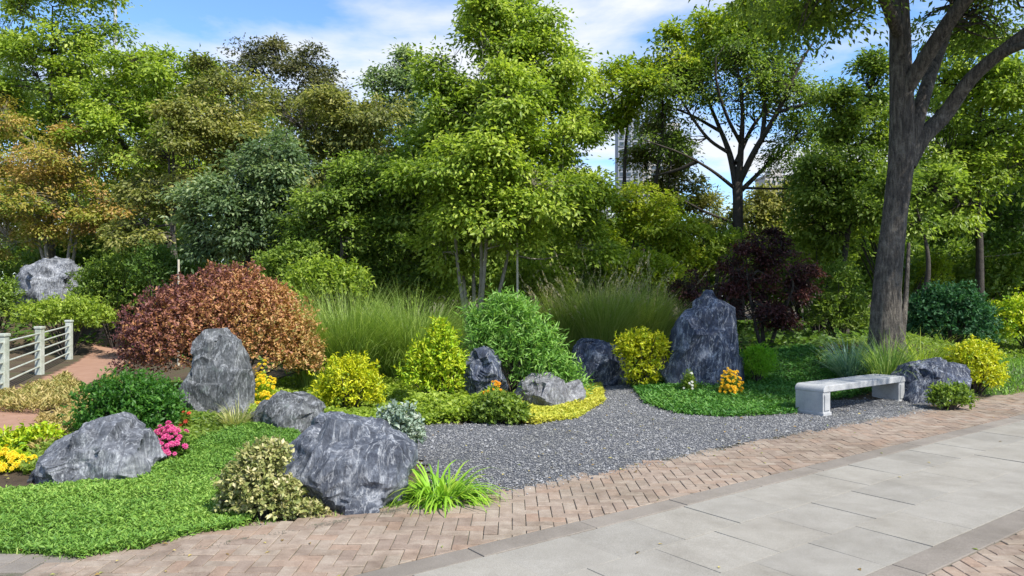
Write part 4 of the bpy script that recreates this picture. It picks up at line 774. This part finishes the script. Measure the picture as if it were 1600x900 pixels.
grass_clump('day_lily', 'bright green strappy-leaved clump beside the front boulder', 690, 784, 260, .12, .50, .019, leaf_mat('strap leaf', [(.10, .22, .015), (.20, .36, .03), (.38, .48, .07)], .35), seed=121, tilt=(.3, 1.0), arch=2.3, seg=7, elong=1.5, cat='plant')
grass_clump('blue_grass', 'blue-green grass tuft left of the big trunk', 1328, 0, 420, .16, .75, .011, leaf_mat('blue grass', [(.07, .14, .11), (.14, .24, .19), (.30, .40, .32)]), d=12.9, seed=122, tilt=(.1, .9), arch=.9)
grass_clump('strappy_grass', 'long green strappy tuft at the foot of the big trunk', 1385, 0, 420, .16, .95, .016, leaf_mat('strappy green', [(.07, .14, .03), (.14, .23, .05), (.34, .40, .16)]), d=12.5, seed=123, tilt=(.1, .85), arch=1.0)
grass_clump('strappy_grass', 'arching green grass tuft above the rock by the bench', 1440, 0, 420, .2, .85, .013, GREEN_L, d=12.9, seed=124, tilt=(.3, 1.1), arch=1.1)
grass_clump('low_tuft', 'spiky green tuft under the flat-topped yellow shrub', 1008, 604, 240, .18, .42, .018, GREEN_L, seed=125, tilt=(.2, 1.0), arch=1.1, cat='plant')
grass_clump('pale_tuft', 'small pale spiky tuft at the foot of the upright stone', 368, 668, 150, .08, .33, .010, leaf_mat('pale tuft', [(.25, .28, .08), (.45, .44, .18), (.6, .58, .34)]), seed=126, tilt=(.1, .9), arch=.8, cat='plant')
# flowers
def flower_clump(name, label, px, py, d, wpx, hpx, nfl, fsize, petal, leafm, seed, petals=9, mound=True):
    r = np.random.default_rng(seed); x = (px - CX) / F * d; g = ground_at(x, d); W = wpx * .5 * d / F; z0 = EYE - (py - HY) / F * d
    root = empty(name, (x, d, g), label, 'flowers'); base = np.array([x, d, g]); top = max(.12, z0 + hpx * .5 * d / F - g)
    n = int(900 + nfl * 12); u = sphere_dirs(n, r); u[:, 2] = np.abs(u[:, 2]); p = u * np.array([W * .92, W * .75, top * .86]) * r.uniform(.4, 1, n)[:, None]
    link('foliage', leaves_mesh('foliage', p, u + r.normal(size=(n, 3)) * .5, np.array([0, 0, .6]) + r.normal(size=(n, 3)) * .4, np.full(n, .045), np.full(n, .022), r.uniform(0, 1, n)), leafm, root)
    th = np.arange(petals) * 2 * math.pi / petals; lp, ld, ln_ = [], [], []
    for ring, (tilt_, sc_) in enumerate(((.15, 1.0), (.6, .78), (1.1, .5))):
        for a in th + ring * .3: lp.append((math.cos(a) * .06 * fsize, math.sin(a) * .06 * fsize, ring * .06 * fsize)); ld.append((math.cos(a) * math.cos(tilt_), math.sin(a) * math.cos(tilt_), math.sin(tilt_))); ln_.append(fsize * .5 * sc_)
    ln_ = np.array(ln_); fm = leaves_mesh('flower', np.array(lp), np.array(ld), np.tile([0, 0, 1.], (len(lp), 1)) + np.array(ld) * .1, ln_, ln_ * .55, r.uniform(0, 1, len(lp)), .1)
    fm.materials.append(petal)
    for k in range(nfl):
        uu = unit(r.normal(size=3)); uu[2] = abs(uu[2]) * .9 + .25; uu[1] = -abs(uu[1]) - .25 if r.uniform() < .85 else uu[1]; uu = unit(uu)
        o = link('flower', fm, petal, root); o.location = uu * np.array([W, W * 1.0, top * 1.04]) * r.uniform(.92, 1.1) ; o.rotation_euler = Vector(uu + np.array([0, -.2, .35])).to_track_quat('Z', 'Y').to_euler(); s = r.uniform(.75, 1.25); o.scale = (s, s, s)
def petalm(n, a, b, c): return leaf_mat(n, [a, b, c], .25, .6, .2)
PINK = petalm('pink petals', (.42, .02, .14), (.65, .07, .28), (.75, .25, .42)); YEL = petalm('yellow petals', (.62, .42, .01), (.75, .58, .02), (.8, .66, .08))
ORA = petalm('orange petals', (.60, .20, .01), (.75, .36, .02), (.8, .50, .04)); WHI = petalm('white petals', (.6, .6, .56), (.72, .72, .7), (.8, .8, .8)); REDP = petalm('red petals', (.5, .03, .02), (.6, .08, .05), (.7, .14, .08))
flower_clump('pink_flowers', 'clump of bright pink flowers at the right end of the left boulder', 266, 684, 7.45, 62, 40, 64, .055, PINK, GREEN_D, 131)
flower_clump('red_flower', 'single small red bloom between pink flowers and upright stone', 290, 648, 8.3, 16, 16, 5, .05, REDP, GREEN_M, 132)
flower_clump('yellow_flowers', 'yellow flowering clump between upright stone and low greyish stone', 414, 606, 9.9, 52, 40, 60, .055, YEL, YELGRN, 133)
flower_clump('yellow_flowers', 'taller yellow flower sprig against the red-leaved shrub', 410, 580, 10.3, 26, 26, 16, .055, YEL, YELGRN, 134)
flower_clump('yellow_flowers', 'yellow flowers and leaves at the lower left edge beside the boulder', 12, 735, 7.2, 90, 70, 90, .06, YEL, YELGRN, 135)
flower_clump('orange_flowers', 'small orange and yellow flowers in front of the jagged dark rock', 772, 606, 9.9, 44, 26, 34, .055, ORA, YELGRN, 136)
flower_clump('orange_flowers', 'dome of orange-yellow flowers at the foot of the tall pointed rock', 1140, 592, 11.9, 42, 30, 70, .055, petalm('amber petals', (.70, .30, .01), (.78, .50, .02), (.8, .62, .05)), GREEN_M, 137)
flower_clump('white_flowers', 'few small white flowers in front of the tall pointed rock', 1076, 582, 12.2, 26, 20, 7, .05, WHI, GREEN_M, 138)
shrub('lime_shrub', 'yellow-leaved low shrub at the left edge above the yellow flowers', 7.9, [(30, 700, 38, 26), (65, 690, 30, 24), (-10, 720, 40, 30)], 5000, .05, .024, YELGRN, seed=139, lump=.2, spr=.035)

# ================================================================== small uprights
def pole(name, label, px, d, z1, rad, mat, cat, n=None):
    x = (px - CX) / F * d; g = ground_at(x, d); T = Tubes(); T.add([(0, 0, -.1), (.01, 0, (z1 - g) * .5), (0, 0, z1 - g)], [rad, rad * .95, rad * .85], 8)
    o = link(name, T.mesh(name), mat); o.location = (x, d, g); return tag(o, label, cat)
pole('tree_stake', 'pale slim support stake beside the stems of the middle tree', 808, 16.2, 3.05, .026, M['stake'], 'stake')
pole('tree_stake', 'pale short stake in the dark gap above the red-leaved shrub', 279, 17, 2.55, .028, M['stake'], 'stake')
pole('lamp_pole', 'thin grey pole against the sky at upper left', 180, 60, 28, .16, M['metal'], 'pole')
# ================================================================== far towers
def tower(name, label, px0, px1, pytop, d, mat, cols):
    x0, x1 = (px0 - CX) / F * d, (px1 - CX) / F * d; H = EYE - (pytop - HY) / F * d; wd = x1 - x0; root = empty(name, ((x0 + x1) / 2, d, 0), label, 'building')
    m = MB(); m.box(-wd / 2, wd / 2, 0, wd * 1.1, -1, H); wl = link('wall', m.mesh('wall'), mat, root)
    m = MB(); m.box(-wd / 2 - .4, wd / 2 + .4, -.4, wd * 1.1 + .4, H, H + 1.0); link('parapet', m.mesh('parapet'), mat, root)
    m = MB(); m.box(-wd * .2, wd * .2, wd * .3, wd * .8, H + 1.0, H + 4.5); link('roof_house', m.mesh('roof_house'), mat, root)
    cw = wd / cols; m = MB(); m.box(-cw * .3, cw * .3, -.12, .05, 0, 1.7); wm = m.mesh('window'); m = MB(); m.box(-cw * .34, cw * .34, -.3, .05, -.18, -.02); lm = m.mesh('sill')
    for fl in range(int(H * .42 / 3.1), int((H - 1) / 3.1)):
        for c in range(cols):
            o = link('window', wm, M['glass'], root); o.location = (-wd / 2 + (c + .5) * cw, 0, fl * 3.1 + .9)
            q = link('sill', lm, mat, o)
tower('apartment_tower', 'narrow grey tower block seen between the tree tops', 966, 999, 172, 300, M['tower_grey'], 3)
tower('apartment_tower', 'cream tower block right beside the grey tower', 1004, 1062, 196, 320, M['tower_cream'], 5)
tower('apartment_tower', 'lower pale block far off right of the dark branches', 1196, 1240, 276, 380, M['tower_cream'], 5)
# ================================================================== fallen leaves and paving edge dirt
r = np.random.default_rng(300); n = 900; y = r.uniform(4.4, 13, n); x = y * r.uniform(-.72, .72, n); c = y - SLOPE * x
kp = np.where(c > BR_TOP - .5, r.uniform(0, 1, n) < .75, r.uniform(0, 1, n) < .10); x, y, c = x[kp], y[kp], c[kp]; n = len(x); az = r.uniform(0, 6.28, n)
z = np.where(c < BR_TOP, .004, hgt(x, y) + .035)
tag(link('fallen_leaves', leaves_mesh('fallen_leaves', np.stack([x, y, z], 1), np.stack([np.cos(az), np.sin(az), r.uniform(0, .25, n)], 1), np.array([0, 0, 1]) + r.normal(size=(n, 3)) * .2, r.uniform(.025, .05, n), r.uniform(.012, .026, n), r.uniform(0, 1, n)), leaf_mat('dry leaf', [(.12, .08, .03), (.26, .17, .06), (.36, .30, .10), (.16, .20, .05)], .2)), 'dry fallen leaves scattered over gravel and paving edge', 'fallen leaves', kind='stuff')
n = 26000; u = r.uniform(-4, 12, n); vv_ = vof(BR_TOP) + np.abs(r.normal(size=n)) * -.045 + .06; x = DU[0] * u + DV[0] * vv_; y = DU[1] * u + DV[1] * vv_
kk = wob(np.stack([x, y, x * 0], 1), 77, 6, 2.5) + r.normal(size=n) * .4 > -.1; x, y = x[kk], y[kk]; n = len(x); sz = r.uniform(.003, .007, n)
vv = oc[None] * sz[:, None, None] * r.uniform(.6, 1.3, (n, 6, 3)) * [1, 1, .6] + np.stack([x, y, np.where(y - SLOPE * x < BR_TOP + .02, .001, hgt(x, y) + .02)], 1)[:, None]
tag(link('soil_crumbs', mesh_np('soil_crumbs', vv.reshape(-1, 3), (np.arange(n)[:, None, None] * 6 + of[None]).reshape(-1, 3), np.repeat(r.uniform(0, 1, n), 6)), M['joint']), 'brown soil crumbs and grit along the garden edge of bricks', 'soil', kind='stuff')
n = 5200; px_ = r.uniform(0, 1, n); ed = np.array([G(a, b)[:2] for a, b in ((-100, 868), (0, 866), (120, 879), (235, 858), (305, 838), (372, 828), (500, 812), (640, 792), (700, 785))])
L_ = np.concatenate([[0], np.cumsum(np.hypot(*np.diff(ed, axis=0).T))]); t_ = px_ * L_[-1]; x = np.interp(t_, L_, ed[:, 0]) + r.normal(size=n) * .03; y = np.interp(t_, L_, ed[:, 1]) + r.normal(size=n) * .035 + .01
kk = wob(np.stack([x, y, x * 0], 1), 78, 6, 3.5) + r.normal(size=n) * .3 > 0; x, y = x[kk], y[kk]; n = len(x)
v, f, t = blades(n, r, 0, .055, .005, (.2, 1.2), .9, 3, base=np.stack([x, y, np.maximum(hgt(x, y), -.01)], 1)); tag(link('edge_weeds', mesh_np('edge_weeds', v, f, t), M['lawn']), 'ragged little grass blades along the brick edge', 'grass', kind='stuff')
print('tris', sum(len(m.loops) - 2 * len(m.polygons) for m in bpy.data.meshes))
